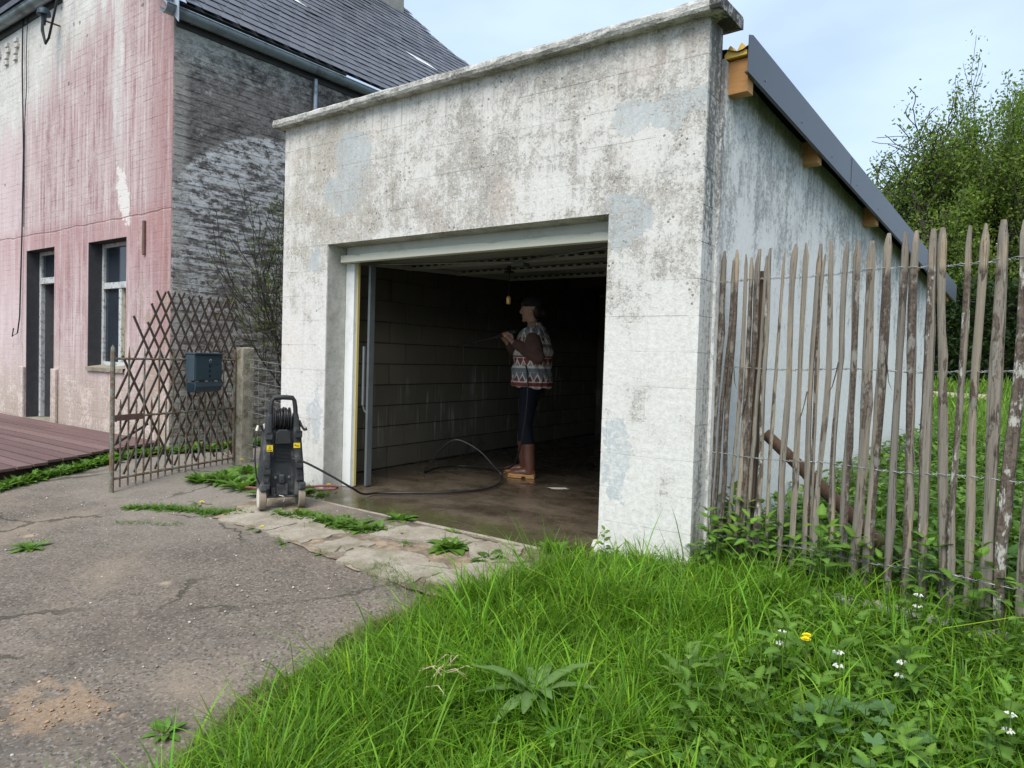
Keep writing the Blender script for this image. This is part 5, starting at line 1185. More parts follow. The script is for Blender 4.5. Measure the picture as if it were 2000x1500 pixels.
ox, oy = rng.normal(0, .021, (2, nt*nb_)); taz = np.arctan2(oy, ox); hk = np.concatenate([rng.uniform(.55, 1.0, len(x)), np.repeat(th_, nb_)]); azk = np.concatenate([rng.uniform(0, 6.28, len(x)), taz+rng.normal(0, .7, nt*nb_)]); tuft_c = np.concatenate([rng.normal(1, .12, len(x)), np.repeat(rng.normal(1, .22, nt), nb_)]).clip(.5, 1.6)
x = np.concatenate([x, np.repeat(tx0, nb_)+ox]); y = np.concatenate([y, np.repeat(ty0, nb_)+oy])
ed = edge_x(y); dd = x-np.where(y < -.95, ed, -.93+.36*np.clip((y+.95)/.75, 0, 1))
pier = (y > -.06) & (x < .04) & (x > -.66)
ok = (dd > -.02+.06*vnoise(x, y, 9, 1)) & ~pier & in_view(np.stack([x, y, G(x, y)+.05], 1)) 
leafy = sst(.35, .75, x+.35*vnoise(x, y, 3.3, 7)-.1*(y+1.5))            # broad-leaved right part: thinner grass
ok &= rng.random(len(x)) > .62*leafy
short = .30+.70*sst(.0, .32, dd)
x, y, short, hk, azk, tuft_c = x[ok], y[ok], short[ok], hk[ok], azk[ok], tuft_c[ok]
z = G(x, y)-.020; P = np.stack([x, y, z], 1); n = len(x)
h = .150*short*hk*rng.gamma(12, 1/12, n)*(1+.22*vnoise(x, y, 7, 3)); az = azk+.5*vnoise(x, y, 3.0, 5)
col = gcol(n)*(tuft_c*(1+.14*vnoise(x, y, 2.1, 8)))[:, None]
parts.append(blades_fix(blades(P, h, rng.uniform(.0035, .0085, n), rng.uniform(.1, 1.1, n)**1.2, col, az, rng.uniform(.03, .42, n))))
n = 260; k = rng.choice(len(x), n); 
parts.append(blades_fix(blades(P[k], rng.uniform(.2, .30, n), rng.uniform(.005, .009, n), rng.uniform(.5, 1.2, n), gcol(n, (.17, .33, .025)), None, rng.uniform(.1, .4, n))))
n = 500; k = rng.choice(len(x), n); parts.append(blades_fix(blades(P[k], rng.uniform(.05, .14, n), rng.uniform(.003, .005, n), rng.uniform(.3, 1.2, n), np.tile([.36, .29, .15], (n, 1))*rng.uniform(.6, 1.2, (n, 1)), None, rng.uniform(.2, .8, n))))
V_, F_, C_ = merge(parts); tag(link(np_mesh('lawn_grass', V_, F_, M_grass, C_), 'lawn_grass'), 'long bright green grass in the foreground right of the driveway', 'grass', kind='stuff')
parts = []
for (a, b_, c, d, den, hm, wm_) in ((.05, 3.4, .0, 3.5, 2200, .17, .006), (-.2, 4.5, 3.5, 8, 700, .20, .009), (-4, 6, 8, 15, 260, .20, .016)):
    x, y = sample(a, b_, c, d, den); ok = (x-.087*y > .06) | (y > 6.6); ok &= in_view(np.stack([x, y, G(x, y)+.1], 1)); ok &= ~((y > 10.8) & (y < 12.2) & (x < 1.0))
    parts.append(grass_field('g', x[ok], y[ok], hm, wm_, (.13, .245, .024)))
V_, F_, C_ = merge(parts); tag(link(np_mesh('garden_grass', V_, F_, M_grass, C_), 'garden_grass'), 'rough green grass in the rising garden behind the fence', 'grass', kind='stuff')
flat_poly('path', [(-3, 10.9), (1.0, 10.9), (1.0, 12.0), (-3, 12.0)], M_path, .03, jag=.08, sub=6); tag(bpy.data.objects['path'], kind='structure')

# leaf templates
def leaf_tpl(rows, wf, tooth=0.0, fold=.18, droop=.35, wave=0.0):
    v = []; f = []
    for i in range(rows+1):
        t = i/rows; w = wf(t)*(1+(tooth if i % 2 else -tooth)); z = -droop*t*t
        v += [(-w, t-(.04 if i % 2 else 0), z+fold*w+wave*math.sin(i*2.1)), (0, t, z), (w, t-(.04 if i % 2 else 0), z+fold*w-wave*math.sin(i*2.1))]
    for i in range(rows):
        a = 3*i; f += [(a, a+1, a+4, a+3), (a+1, a+2, a+5, a+4)]
    return np.array(v), f
T_net = leaf_tpl(13, lambda t: .34*math.sin(math.pi*min(1, t*.92+.10))**.8*(1-.35*t) if t < 1 else .0, .20, .24, .40)
T_dock = leaf_tpl(8, lambda t: .13*math.sin(math.pi*min(1, t*.9+.08))**.7, .03, .35, .55, .01)
T_plan = leaf_tpl(5, lambda t: .27*math.sin(math.pi*min(1, t*.88+.10)), .0, .25, .35)
T_dand = leaf_tpl(9, lambda t: (.05+.13*t)*(1 if t < .97 else .2), .45, .2, .35)
T_tree = (np.array([(0, 0, 0), (.26, .45, .06), (0, 1, 0), (-.26, .45, .06)]), [(0, 1, 2, 3)])
def vein(tp):
    c = np.full((len(tp[0]), 1), .90); c[1::3] = 1.32; return np.repeat(c, 3, 1)
V_net, V_dock, V_plan = vein(T_net), vein(T_dock), vein(T_plan)
def geran():
    v = [(0, 0, 0)]; f = []; n = 35
    for k in range(n):
        a = -2.6+5.2*k/(n-1); lob = abs(math.cos((k/(n-1))*math.pi*5/1.0)); r = .55+.42*(1-lob)**.5*0+.45*abs(math.sin((k/(n-1))*math.pi*5))**.45
        v.append((math.sin(a)*r, math.cos(a)*r, .12*r*r+.05*math.sin(k*1.3)))
    f = [(0, k+2, k+1) for k in range(n-1)]; return np.array(v), f
T_ger = geran()
def orient(dirs, up=None, roll=None):
    """matrices whose y axis is dirs (leaf direction), z axis close to up"""
    n = len(dirs); d = dirs/np.linalg.norm(dirs, axis=1, keepdims=True); u = np.tile([0, 0, 1.], (n, 1)) if up is None else up
    x = np.cross(d, u); x /= np.maximum(np.linalg.norm(x, axis=1, keepdims=True), 1e-6); z = np.cross(x, d); return np.stack([x, d, z], 2)
def rosette(tpl, n, L, elev, col, spread=.02, var=.25):
    az = np.arange(n)*2.4+rng.uniform(0, 6)+rng.normal(0, .2, n); el = np.asarray(elev)+rng.normal(0, .15, n) if np.isscalar(elev) else elev
    d = np.stack([np.cos(az)*np.cos(el), np.sin(az)*np.cos(el), np.sin(el)], 1); s = L*rng.uniform(1-var, 1+var, n)
    return scatter(tpl[0], tpl[1], orient(d)*s[:, None, None], d*np.array([spread, spread, .3*spread]), np.array(col)[None]*rng.uniform(.75, 1.25, (n, 1)), vein(tpl))
def tube_np(pts, rad, col, n=5):
    mb = MB(); mb.tube(pts, rad, n, cap=False); V = np.array([tuple(v) for v in mb.v]); return V, [np.array(mb.f)], np.tile(col, (len(V), 1))
def nettle_mesh(h, seed, flowers=False, small=False):
    parts = []; top = np.array([rng.normal(0, .10)*h, rng.normal(0, .10)*h, h]); stem = lambda t: np.array([top[0]*t*t, top[1]*t*t, h*t])
    parts.append(tube_np([tuple(stem(t)) for t in (0, .3, .6, .85, 1)], [.004, .0036, .003, .0022, .0012], np.array([.09, .13, .035])))
    nodes = max(4, int(h/.042)); D = []; T = []; S = []
    for i in range(nodes):
        t = .16+.84*i/(nodes-1); L = (.024+.052*math.sin(math.pi*min(1, .22+.72*(1-t))))*(1.1 if h > .25 else .9)
        for q in (0, 1):
            a = i*math.pi/2+q*math.pi+rng.normal(0, .25); e = .35+.5*t*t-.45*(1-t)+rng.normal(0, .15)
            D.append((math.cos(a)*math.cos(e), math.sin(a)*math.cos(e), math.sin(e))); T.append(stem(t)+np.array(D[-1])*L*.28); S.append(L*rng.uniform(.85, 1.15))
    D = np.array(D); S = np.array(S); c = np.array([.082, .170, .028])[None]*rng.uniform(.75, 1.35, (len(S), 1)); c[-4:] = c[-4:]*np.array([1.4, 1.3, 1.1])
    parts.append(scatter(T_net[0], T_net[1], orient(D)*S[:, None, None], np.array(T), c, V_net))
    V, Fs, C = merge(parts); me = np_mesh('nettle', V, Fs, M_leaf, C, smooth=True)
    return me, stem, (V, Fs, C)
net = [nettle_mesh(hh, i)[2] for i, hh in enumerate((.26, .32, .38, .30, .22, .42, .18))]
def place_plants(srcs, name, xy, label, cat, smin=.85, smax=1.15, dz=-.03):
    pp = []
    for i, (x, y) in enumerate(xy):
        V, Fs, C = srcs[i % len(srcs)]; s = rng.uniform(smin, smax); tx_, ty_ = rng.normal(0, .10, 2)
        M = np.array((Matrix.Rotation(rng.uniform(0, 6.28), 3, 'Z') @ Matrix.Rotation(tx_, 3, 'X') @ Matrix.Rotation(ty_, 3, 'Y')))*s
        pp.append((V@M.T+np.array([x, y, g(x, y)+dz]), Fs, C*rng.uniform(.8, 1.2)))
    V, Fs, C = merge(pp); tag(link(np_mesh(name, V, Fs, M_leaf, C, smooth=True), name), label, cat, kind='stuff')
L = []
for k in range(74):       # band along both sides of the fence
    u = 1.6*rng.random()**1.6; L.append((FP.x+FD.x*u+rng.normal(0, .03), FP.y+FD.y*u+rng.choice((-1, 1, 1))*rng.uniform(.05, .22)-(.02+.06*u)) if u > .06 else (.12, -.02))
place_plants(net, 'nettle_patch', L, 'leafy green nettles growing all along the foot of the paling fence', 'nettles')
L = []
while len(L) < 70:
    x, y = rng.uniform(.15, 2.4), rng.uniform(-1.9, -.1)
    if x > .75 and y > -.40: continue
    if rng.random() < float(sst(.3, .8, x+.3*float(vnoise(x, y, 3.3, 7))-.1*(y+1.5))): L.append((x, y))
place_plants(net[3:], 'nettle_patch', L, 'leafy green nettles among the grass in front of the paling fence', 'nettles', .5, .85)
L = [(rng.uniform(.25, 2.2)+.087*yy, yy) for yy in rng.uniform(.5, 5.5, 75)]
place_plants(net, 'nettle_patch', L, 'leafy green nettles in the garden behind the paling fence', 'nettles', .8, 1.25)
L = [(-.58+.11*k+rng.normal(0, .02), -.13-.05*rng.random()) for k in range(7)]
place_plants(net[4:], 'nettle_patch', L, 'small nettles at the white foot of the right garage pier', 'nettles', .35, .55)
# white dead-nettles
def flower_plant():
    V, Fs, C = None, None, None
    pass
for (x, y, lab) in ((.77, -.98, 'white-flowered dead-nettle left of the dandelion in the weeds'), (1.01, -1.05, 'white-flowered dead-nettle right of the dandelion in the weeds'), (1.19, -1.0, 'white-flowered dead-nettle in front of the concrete edging'), (1.17, -.32, 'white-flowered dead-nettle climbing against the paling fence'), (1.52, -1.19, 'white-flowered dead-nettle at the right edge of the picture')  ):
    t = thing('dead_nettle', lab, 'flower', (x, y, g(x, y)-.03), rng.uniform(0, 6)); me, stem, _ = nettle_mesh(.27, 0); link(me, 'foliage', t, world=False)
    for tt in (.62, .80):
        mb = MB()
        for k in range(7):
            a = k*2*math.pi/7+rng.normal(0, .2); c = Vector(stem(tt))+Vector((math.cos(a)*.008, math.sin(a)*.008, .004)); mb.tube([c, c+Vector((math.cos(a)*.006, math.sin(a)*.006, .008)), c+Vector((math.cos(a)*.012, math.sin(a)*.012, .004))], [.002, .0042, .002], 5)
        mb.build('flower_whorl', M_white, t, world=False)
# ground cover leaves between the stems
x, y = sample(-.05, 3.0, -2.6, .0, 1500); ok = (rng.random(len(x)) < sst(.25, .8, x+.35*vnoise(x, y, 3.3, 7)-.1*(y+1.5))) & in_view(np.stack([x, y, G(x, y)], 1)); x, y = x[ok], y[ok]; n = len(x)
az = rng.uniform(0, 6.28, n); el = rng.normal(.25, .3, n); D = np.stack([np.cos(az)*np.cos(el), np.sin(az)*np.cos(el), np.sin(el)], 1); T = np.stack([x, y, G(x, y)+rng.uniform(.0, .10, n)-.02], 1)
c1 = scatter(T_net[0], T_net[1], orient(D)*rng.uniform(.025, .055, n)[:, None, None], T, gcol(n, (.095, .19, .028)), V_net)
x, y = sample(-.1, 2.2, .25, 5.0, 900); ok = (x-.087*y > .05) & in_view(np.stack([x, y, G(x, y)], 1)); x, y = x[ok], y[ok]; n = len(x); az = rng.uniform(0, 6.28, n); el = rng.normal(.3, .35, n); D = np.stack([np.cos(az)*np.cos(el), np.sin(az)*np.cos(el), np.sin(el)], 1); T = np.stack([x, y, G(x, y)+rng.uniform(0, .28, n)], 1)
c2 = scatter(T_net[0], T_net[1], orient(D)*rng.uniform(.04, .09, n)[:, None, None], T, gcol(n, (.075, .15, .024)), V_net)
V_, F_, C_ = merge([c1, c2]); tag(link(np_mesh('ground_cover', V_, F_, M_leaf, C_, smooth=True), 'ground_cover'), 'low broad-leaved ground cover around the paling fence', 'ground cover', kind='stuff')
# single plants
def rosette_obj(name, label, cat, x, y, parts, group=None, dz=-.02):
    V, Fs, C = merge(parts); o = link(np_mesh(name, V, Fs, M_leaf, C, smooth=True), name); o.location = (x, y, g(x, y)+dz); return tag(o, label, cat, group)
rosette_obj('dock_plant', 'dock with long strap-like grey-green leaves in the foreground grass', 'dock plant', .12, -1.72, [rosette(T_dock, 8, .17, .80, (.13, .22, .075), var=.35), rosette(T_dock, 6, .15, .45, (.14, .23, .08), var=.35)], dz=.07)
rosette_obj('dock_plant', 'smaller dock with broad leaves left of the nettle patch', 'dock plant', .52, -1.30, [rosette(T_dock, 8, .15, .9, (.12, .21, .05), var=.35)], dz=.06)
pts = []
for k in range(34):
    a, r = k*2.4, .035*math.sqrt(k)+.01; el = rng.normal(.25, .25); d = np.array([[math.cos(a)*math.cos(el), math.sin(a)*math.cos(el), math.sin(el)]])
    T = np.array([[math.cos(a)*r, math.sin(a)*r, .17-.35*r+rng.uniform(-.02, .03)]]); c = np.array([[.085, .17, .072]])*rng.uniform(.8, 1.25)
    pts.append(scatter(T_ger[0], T_ger[1], orient(d)*(.034*rng.uniform(.75, 1.2)), T, c)); pts.append(tube_np([(T[0][0]*.25, T[0][1]*.25, 0), tuple(T[0])], .0014, np.array([.10, .15, .05]), 4))
rosette_obj('cranesbill_plant', 'cranesbill clump with round lobed blue-green leaves at the bottom', 'cranesbill', 1.14, -1.34, pts)
M_stem = material('green_stem', lambda n: n.bsdf((.12, .17, .04), .6))
def dandelion(x, y, label, fl=1, L=.09, n=9, hh=.08):
    t = thing('dandelion', label, 'dandelion', (x, y, g(x, y)-.01), rng.uniform(0, 6)); V, Fs, C = merge([rosette(T_dand, n, L, .5, (.075, .15, .025))]); link(np_mesh('leaves', V, Fs, M_leaf, C, smooth=True), 'leaves', t, world=False)
    for k in range(fl):
        dx, dy = rng.normal(0, .022, 2) if fl > 1 else (0, 0); mb = MB(); mb.tube([(0, 0, 0), (dx, dy, hh)], .002, 5); mb.build('stem', M_stem, t, world=False)
        mb = MB()
        for ring, (rr_, m_, zz) in enumerate(((.019, 16, .004), (.013, 12, .008), (.006, 7, .011))):
            for q in range(m_):
                a = 2*math.pi*q/m_+ring; d = Vector((math.cos(a), math.sin(a), 0)); s_ = Vector((-d.y, d.x, 0))*.0028; o0 = Vector((dx, dy, hh)); mb.add([o0-s_*.5, o0+s_*.5, o0+d*rr_+s_+Vector((0, 0, zz)), o0+d*rr_-s_+Vector((0, 0, zz))], [(0, 1, 2, 3)])
        mb.build('flower_head', M_petal, t, world=False)
dandelion(.88, -.96, 'yellow dandelion flowers in the weeds before the paling fence', 2, .10, 8, .19)
dandelion(-4.86, .31, 'yellow dandelion flower at the foot of the concrete post', 1, .09, 8, .10); dandelion(-3.12, -.02, 'yellow dandelion at the left jamb of the garage door', 1, .10, 9, .11)
dandelion(-2.72, -.92, 'dandelion with a yellow bud in the crack before the broken slab', 1, .08, 10, .03); dandelion(-3.72, -.78, 'dandelion with a yellow bud in the long weed strip before the gate', 1, .08, 9, .03)
dandelion(.62, 7.2, 'yellow dandelion in the garden, upper of the two behind the fence', 1, .10, 8, .2); dandelion(.70, 6.4, 'yellow dandelion in the garden, lower of the two behind the fence', 1, .10, 8, .16)
def weed(x, y, label, n=14, L=.08, tpl=None, grp=None, el=.45, col=(.090, .185, .030)):
    L = L*1.15
    pp = [rosette(tpl or T_plan, n, L, el, col), rosette(tpl or T_plan, n//2, L*.7, el+.5, col)]
    nb = 26; P = np.zeros((nb, 3)); P[:, :2] = rng.normal(0, L*.5, (nb, 2)); pp.append(blades_fix(blades(P, rng.uniform(.04, .10, nb)*L/.08, rng.uniform(.002, .004, nb), rng.uniform(.3, 1.2, nb), gcol(nb, (.085, .16, .03)))))
    if grp: 
        V, Fs, C = merge(pp); STRIP.setdefault((grp, label), []).append((V+np.array([x, y, g(x, y)-.005]), Fs, C))
    else: rosette_obj('weed_tuft', label, 'weed', x, y, pp, None, dz=-.005)
STRIP = {}
weed(-3.67, -1.99, 'lone leafy weed in the asphalt at the left edge of the picture', 12, .085)
weed(-1.35, -.50, 'large leafy weed tuft in the middle of the apron before the threshold', 22, .12); weed(-1.0, -.53, 'dark leafy weed between broken slabs near the right pier', 16, .10, col=(.055, .11, .025))
weed(-.78, -.22, 'weed sprouting at the right end of the threshold', 12, .11, T_net, el=.8); weed(-2.08, -.24, 'weed with grass stalks at the left end of the threshold step', 16, .10)
weed(-.91, -2.56, 'small pale weed where asphalt meets grass at the bottom', 8, .06)
for k, q in enumerate(((-1.62, -.62), (-1.80, -.48), (-2.15, -.56), (-1.56, -.27), (-2.45, -.42), (-2.35, -1.02), (-1.95, -1.0))):
    weed(q[0], q[1], 'small weed tufts growing between the apron slabs', 8, .05, None, 'small weeds between the apron slabs')
for k in range(30):
    t = k/29; weed(-4.12+t*.95+rng.normal(0, .03), -1.13+t*.38+rng.normal(0, .025), 'low weeds in the long strip across the driveway before the gate', 9, .055, (T_plan, T_dand)[k % 2], 'weeds in the driveway strip')
for k in range(6): weed(-3.75+.09*k+rng.normal(0, .02), -1.40+.045*k, 'low weeds in the short crack left of the weed strip', 6, .035, T_dand, 'weeds in the short crack')
for k in range(18): weed(-2.95+.055*k+rng.normal(0, .03), -.62+.005*k+rng.normal(0, .035), 'broad-leaved weeds in front of the pressure washer', 12, .085, T_plan, 'weeds before the pressure washer')
for k in range(34): weed(rng.uniform(-4.6, -3.3), rng.uniform(-.45, .25), 'weeds in the green patch between gate post and pressure washer', 11, .12, (T_plan, T_dand, T_net)[k % 3], 'weeds behind the pressure washer', .75)
for k in range(10): weed(rng.uniform(-3.5, -3.0), rng.uniform(-.10, .0)-.02, 'weeds at the foot of the left garage pier', 10, .07, (T_plan, T_dand)[k % 2], 'weeds at the left pier foot', .6)
for k in range(40):
    yy = -1.55+1.9*k/39; weed(deck_edge(yy)+.06+abs(rng.normal(0, .06)), yy, 'weeds growing along the edge of the maroon deck', 9, .105, (T_plan, T_dand, T_net)[k % 3], 'weeds along the deck edge', .8)
for k in range(20): weed(HX+.10+abs(rng.normal(0, .12)), .45+.075*k, 'weeds at the foot of the sooty house wall', 11, .12, (T_plan, T_net)[k % 2], 'weeds at the house wall', .8)
for (grp, lab), pp in STRIP.items():
    V, Fs, C = merge(pp); tag(link(np_mesh('weed_strip', V, Fs, M_leaf, C, smooth=True), 'weed_strip'), lab, 'weeds', kind='stuff')
n = 420; x = rng.uniform(-1.5, -.62, n); y = -1.06+.10*rng.normal(0, 1, n)*.6+.06*np.sin(x*7); P = np.stack([x, y, G(x, y)+.01], 1)
n2 = 260; x2 = rng.uniform(-.95, -.62, n2); y2 = rng.uniform(-.75, -.25, n2); P = np.concatenate([P, np.stack([x2, y2, G(x2, y2)+.01], 1)]); n = len(P)
V_, F_, C_ = merge([blades_fix(blades(P, rng.uniform(.03, .085, n), rng.uniform(.002, .004, n), rng.uniform(.4, 1.3, n), gcol(n, (.12, .15, .04)))) ]); tag(link(np_mesh('short_grass', V_, F_, M_grass, C_), 'short_grass'), 'short yellowish grass along the apron edge', 'grass', kind='stuff')
mb = MB()
for k in range(11):
    a = rng.uniform(-.4, 2.2); p = Vector((-.27+rng.normal(0, .05), -1.83+rng.normal(0, .05), g(-.27, -1.83)+.10)); mb.tube([p, p+Vector((math.cos(a)*.07, math.sin(a)*.05, .03)), p+Vector((math.cos(a)*.12, math.sin(a)*.10, .01))], [.002, .0022, .001], 5)
tag(mb.build('dry_straw', M_straw), 'small tangle of dry straw lying in the foreground grass', 'straw', kind='stuff')
n = 2600; y = rng.uniform(-3.3, -.95, n); x = edge_x(y)+.035*np.sin(y*9)+rng.normal(.035, .045, n); P = np.stack([x, y, G(x, y)-.012], 1); k_ = rng.random((n, 1))
cc = np.where(k_ < .45, np.array([[.30, .235, .13]]), np.array([[.13, .20, .04]]))*rng.uniform(.55, 1.3, (n, 1))
V_, F_, C_ = merge([blades_fix(blades(P, rng.uniform(.02, .075, n), rng.uniform(.002, .0042, n), rng.uniform(.3, 1.3, n), cc, np.pi+rng.normal(0, 1.2, n), rng.uniform(.2, .9, n)))]); tag(link(np_mesh('edge_grass', V_, F_, M_grass, C_), 'edge_grass'), 'short straw and thin grass creeping over the asphalt edge', 'grass', kind='stuff')
# crumbs of orange sand, pebbles and chips on the asphalt
def lump(seed):
    r = random.Random(seed); mb = MB(); mb.ball((0, 0, 0), 1, 8); return np.array([tuple(v*(r.uniform(.75, 1.2))*Vector((1, 1, .6)).length/1.54) for v in mb.v]), mb.f
tv, tf = lump(2); n = 620
s_ = None; n = 420
cx = np.array([[-1.50, -2.86], [-1.38, -2.72], [-1.30, -2.62], [-1.25, -2.70], [-1.44, -2.78], [-1.60, -2.80]]); k = rng.integers(0, len(cx), n); xy = cx[k]+rng.normal(0, 1, (n, 2))*np.array([.11, .075]); s = .0010+.0085*rng.random(n)**6
V_, F_, _ = scatter(tv*np.array([1, .75, .4]), tf, rots(rng, n, .3)*s[:, None, None], np.stack([xy[:, 0], xy[:, 1], G(xy[:, 0], xy[:, 1])+.008+s*.25], 1)); tag(link(np_mesh('sand_crumbs', V_, F_, M_sand, smooth=True), 'sand_crumbs'), 'crumbs of orange sand spilled on the asphalt at bottom left', 'sand', kind='stuff')
n = 900; x = rng.uniform(-5.5, -.75, n); y = rng.uniform(-3.4, -.3, n); ok = on_drive(x, y); x, y = x[ok], y[ok]; n = len(x); s = .0022+.006*rng.random(n)**4
V_, F_, C_ = scatter(tv*np.array([1, 1, .6]), tf, rots(rng, n, .6)*s[:, None, None], np.stack([x, y, G(x, y)+.007+s*.3], 1), np.array([[.36, .33, .29]])*rng.uniform(.4, 1.5, (n, 1))); tag(link(np_mesh('pebbles', V_, F_, M_pebble, C_, smooth=True), 'pebbles'), 'loose pebbles scattered on the worn asphalt', 'pebbles', kind='stuff')
tag(flat_poly('lime_stain', [(-1.90, 1.40), (-1.80, 1.36), (-1.70, 1.46), (-1.78, 1.50)], M_cream, .058, jag=.01), 'pale splash mark on the wet garage floor beside the boots', 'stain')
bpy.data.objects['lime_stain'].location.z = 0

# trees, hedge, shrub
class Tree:
    def __init__(s, seed): s.r = random.Random(seed); s.mb = MB(); s.tips = []
    def grow(s, p, d, r, L, lev, maxlev, nch=4, spread=.8, upb=.12, wig=.22, leafy=True, minr=.012):
        R = s.r; pts = [p]; rad = [r]; n = 5; dd = d.normalized()
        for i in range(n):
            dd = (dd+Vector((R.gauss(0, wig), R.gauss(0, wig), R.gauss(0, wig)+upb))*.5).normalized(); p = p+dd*(L/n); pts.append(p); rad.append(max(minr, r*(1-.62*(i+1)/n)))
        s.mb.tube(pts, rad, 6 if lev < 2 else (4 if lev < 3 else 3), cap=False)
        if lev >= maxlev-1 and leafy:
            for q in pts[1:]: s.tips.append((q, dd))
        if lev < maxlev:
            for k in range(nch):
                t = R.uniform(.30, 1.0); i = min(int(t*n), n-1); q = pts[i].lerp(pts[i+1], t*n-i)
                a = Vector((R.gauss(0, 1), R.gauss(0, 1), R.gauss(0, .6))); a = (a-dd*a.dot(dd)).normalized()
                s.grow(q, dd*math.cos(spread)+a*math.sin(spread), max(minr, rad[i]*R.uniform(.55, .75)), L*R.uniform(.55, .80), lev+1, maxlev, nch, spread*R.uniform(.85, 1.1), upb, wig, leafy, minr)
            s.grow(pts[-1], dd, rad[-1], L*.72, lev+1, maxlev, nch, spread, upb, wig, leafy, minr)
def leaves(tips, per, size, spread, base, keep=1.0, rs=0):
    rg = np.random.default_rng(rs); P = np.array([tuple(t[0]) for t in tips if rg.random() < keep]); n = len(P)*per
    if n == 0: return None
    T = np.repeat(P, per, 0)+rg.normal(0, spread, (n, 3)); D = rg.normal(0, 1, (n, 3))+np.array([0, 0, .3]); c = np.array(base)[None]*rg.normal(1, .25, (n, 1)).clip(.5, 1.7)*np.where(rg.random((n, 1)) < .3, np.array([[1.35, 1.2, 1.0]]), 1)
    u = rg.normal(0, 1, (n, 3)); return scatter(T_tree[0], T_tree[1], orient(D, u)*(size*rg.uniform(.6, 1.3, n))[:, None, None], T, c)
def tree(name, label, base, seed, limbs, maxlev, per, size, col, keep=1.0, spread=.10, nch=4, upb=.12, leafs=True, wig=.25, bb=None):
    t = thing(name, label, 'tree', tuple(base)); T = Tree(seed)
    for (d, r, L) in limbs: T.grow(Vector(base), Vector(d), r, L, 0, maxlev, nch, .75, upb, wig)
    if bb:          # fit the grown skeleton to its measured spread and height
        q = np.array([tuple(p) for p, _ in T.tips]); lo = np.quantile(q, .01, axis=0); hi = np.quantile(q, .99, axis=0); bx, by, bz = base
        def fit(v):
            kx = (bx-bb[0])/max(.1, bx-lo[0]) if v.x < bx else (bb[1]-bx)/max(.1, hi[0]-bx)
            v.x = bx+(v.x-bx)*kx; v.y = by+(v.y-by)*.8; v.z = bz+(v.z-bz)*(bb[2]-bz)/(hi[2]-bz)
        for v in T.mb.v: fit(v)
        for v, _ in T.tips: fit(v)
    T.mb.build('trunk', M_bark, t, smooth=60)
    if leafs:
        V, Fs, C = leaves(T.tips, per, size, spread, col, keep, seed); link(np_mesh('crown', V, Fs, M_tleaf, C), 'crown', t)
    return T
tree('spreading_tree', 'twisted old tree leaning left with sparse young leaves behind the hedge', (-.30, 18.2, g(-.3, 18.2)), 4, [((-.75, 0, 1.15), .32, 3.2), ((-.25, .2, 1.2), .24, 3.0)], 4, 9, .10, (.135, .19, .038), .42, .13, nch=4, upb=.10, wig=.42, bb=(-2.75, .6, 7.6))
tree('upright_tree', 'tall upright tree with sparse bright leaves, highest against the sky', (.35, 18.6, g(.35, 18.6)), 9, [((-.05, 0, 1.3), .34, 3.5), ((.30, 0, 1.2), .24, 3.0)], 4, 9, .10, (.135, .195, .038), .42, .13, nch=4, upb=.12, wig=.44, bb=(-1.0, 1.5, 9.0))
tree('bare_tree', 'nearly bare twiggy tree at the right edge behind the hedge', (1.55, 19.0, g(1.5, 19)), 14, [((-.08, 0, 1.3), .13, 2.8), ((.35, .1, 1.1), .11, 2.6)], 4, 2, .08, (.11, .15, .04), .2, .10, upb=.25, wig=.34, bb=(.7, 3.2, 8.2))
tree('bushy_tree', 'low leafy tree just right of the garage roof edge', (-2.1, 19.5, g(-2.1, 19.5)), 23, [((-.2, 0, 1.0), .12, 2.0), ((.4, .1, 1.0), .11, 2.0), ((.1, -.2, 1.1), .10, 2.1)], 4, 6, .10, (.10, .15, .034), .5, .16, bb=(-3.4, -.5, 5.6))
for k in range(0): pass
T_h = (np.array([(0, 0, 0), (.22, .5, .05), (0, 1, 0), (-.22, .5, .05)]), [(0, 1, 2, 3)])
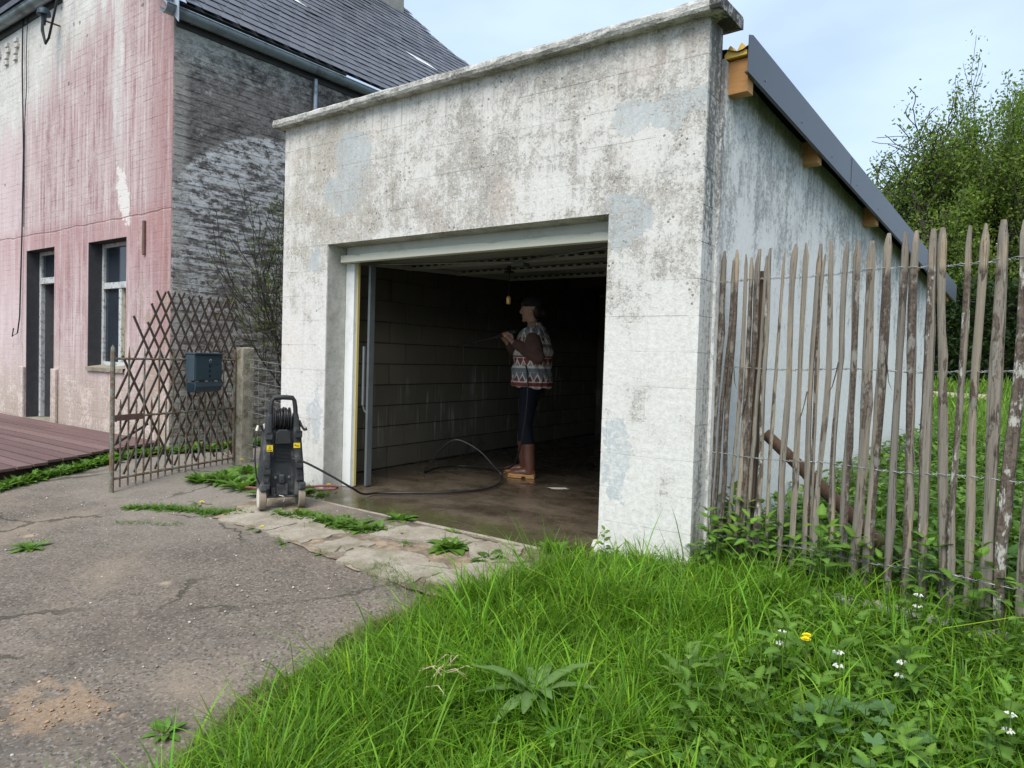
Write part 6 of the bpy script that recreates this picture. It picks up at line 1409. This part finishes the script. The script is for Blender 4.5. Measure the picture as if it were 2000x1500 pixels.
def hedge(name, label, x0, x1, y0, y1, z0, z1, n, size, col, seed):
    rg = np.random.default_rng(seed); t = thing(name, label, 'hedge', ((x0+x1)/2, (y0+y1)/2, z0))
    x = rg.uniform(x0, x1, n); a = rg.uniform(0, 1, n); face = rg.random(n); d = np.abs(rg.normal(0, .14, n))
    bul = .16*np.sin(x*2.3+1)+.12*np.sin(x*5.1)
    yy = np.where(face < .72, y0-bul+d, rg.uniform(y0, y1, n)); zz = np.where(face < .72, z0+(z1-z0)*a, z1+.10*np.sin(x*1.9)+.08*np.sin(x*4.7+yy*3)-d)
    yy = np.where(face < .72, yy+.25*sst(.75, 1.0, a), yy)
    D = np.stack([rg.normal(0, .6, n), np.where(face < .72, -1, 0)*rg.uniform(.2, 1, n)+rg.normal(0, .4, n), rg.normal(.3, .5, n)], 1); c = np.array(col)[None]*rg.normal(1, .3, (n, 1)).clip(.4, 1.8)
    V, Fs, C = scatter(T_h[0], T_h[1], orient(D, rg.normal(0, 1, (n, 3)))*(size*rg.uniform(.6, 1.4, n))[:, None, None], np.stack([x, yy, zz], 1), c); link(np_mesh('foliage', V, Fs, M_hedge, C), 'foliage', t)
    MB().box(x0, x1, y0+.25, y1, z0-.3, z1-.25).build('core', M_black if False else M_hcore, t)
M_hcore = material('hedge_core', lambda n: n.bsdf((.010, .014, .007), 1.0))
hedge('conifer_hedge', 'dark clipped conifer hedge at the back of the garden', -7, 9, 14.2, 16.0, .95, 3.05, 26000, .15, (.028, .052, .016), 3)
hedge('wild_hedge', 'tangled darker thicket behind the conifer hedge', -9, 11, 21, 23, 1.0, 3.9, 16000, .22, (.045, .070, .022), 8)
# climbing shrub between house and garage
sh = thing('wall_shrub', 'dark twiggy shrub with small leaves against the sooty house wall', 'shrub', (-6.0, 1.75, 0)); T = Tree(31)
for (d, r, L) in (((-.02, -.12, 1.2), .045, 1.5), ((.03, -.35, 1.1), .032, 1.3), ((.02, .1, 1.2), .04, 1.6)): T.grow(Vector((-6.0, 1.75, .0)), Vector(d), r, L, 0, 3, 4, .7, .22, .20, True, .005)
for v in T.mb.v: v.x = -6.0+(v.x+6.0)*.35
T.tips = [(Vector((-6.0+(q.x+6.0)*.35, q.y, q.z)), d) for q, d in T.tips]
T.mb.build('stems', M_bark, sh, smooth=60); V_, F_, C_ = leaves(T.tips, 2, .05, .07, (.065, .085, .026), .40, 5); link(np_mesh('leaves', V_, F_, M_tleaf, C_), 'leaves', sh)
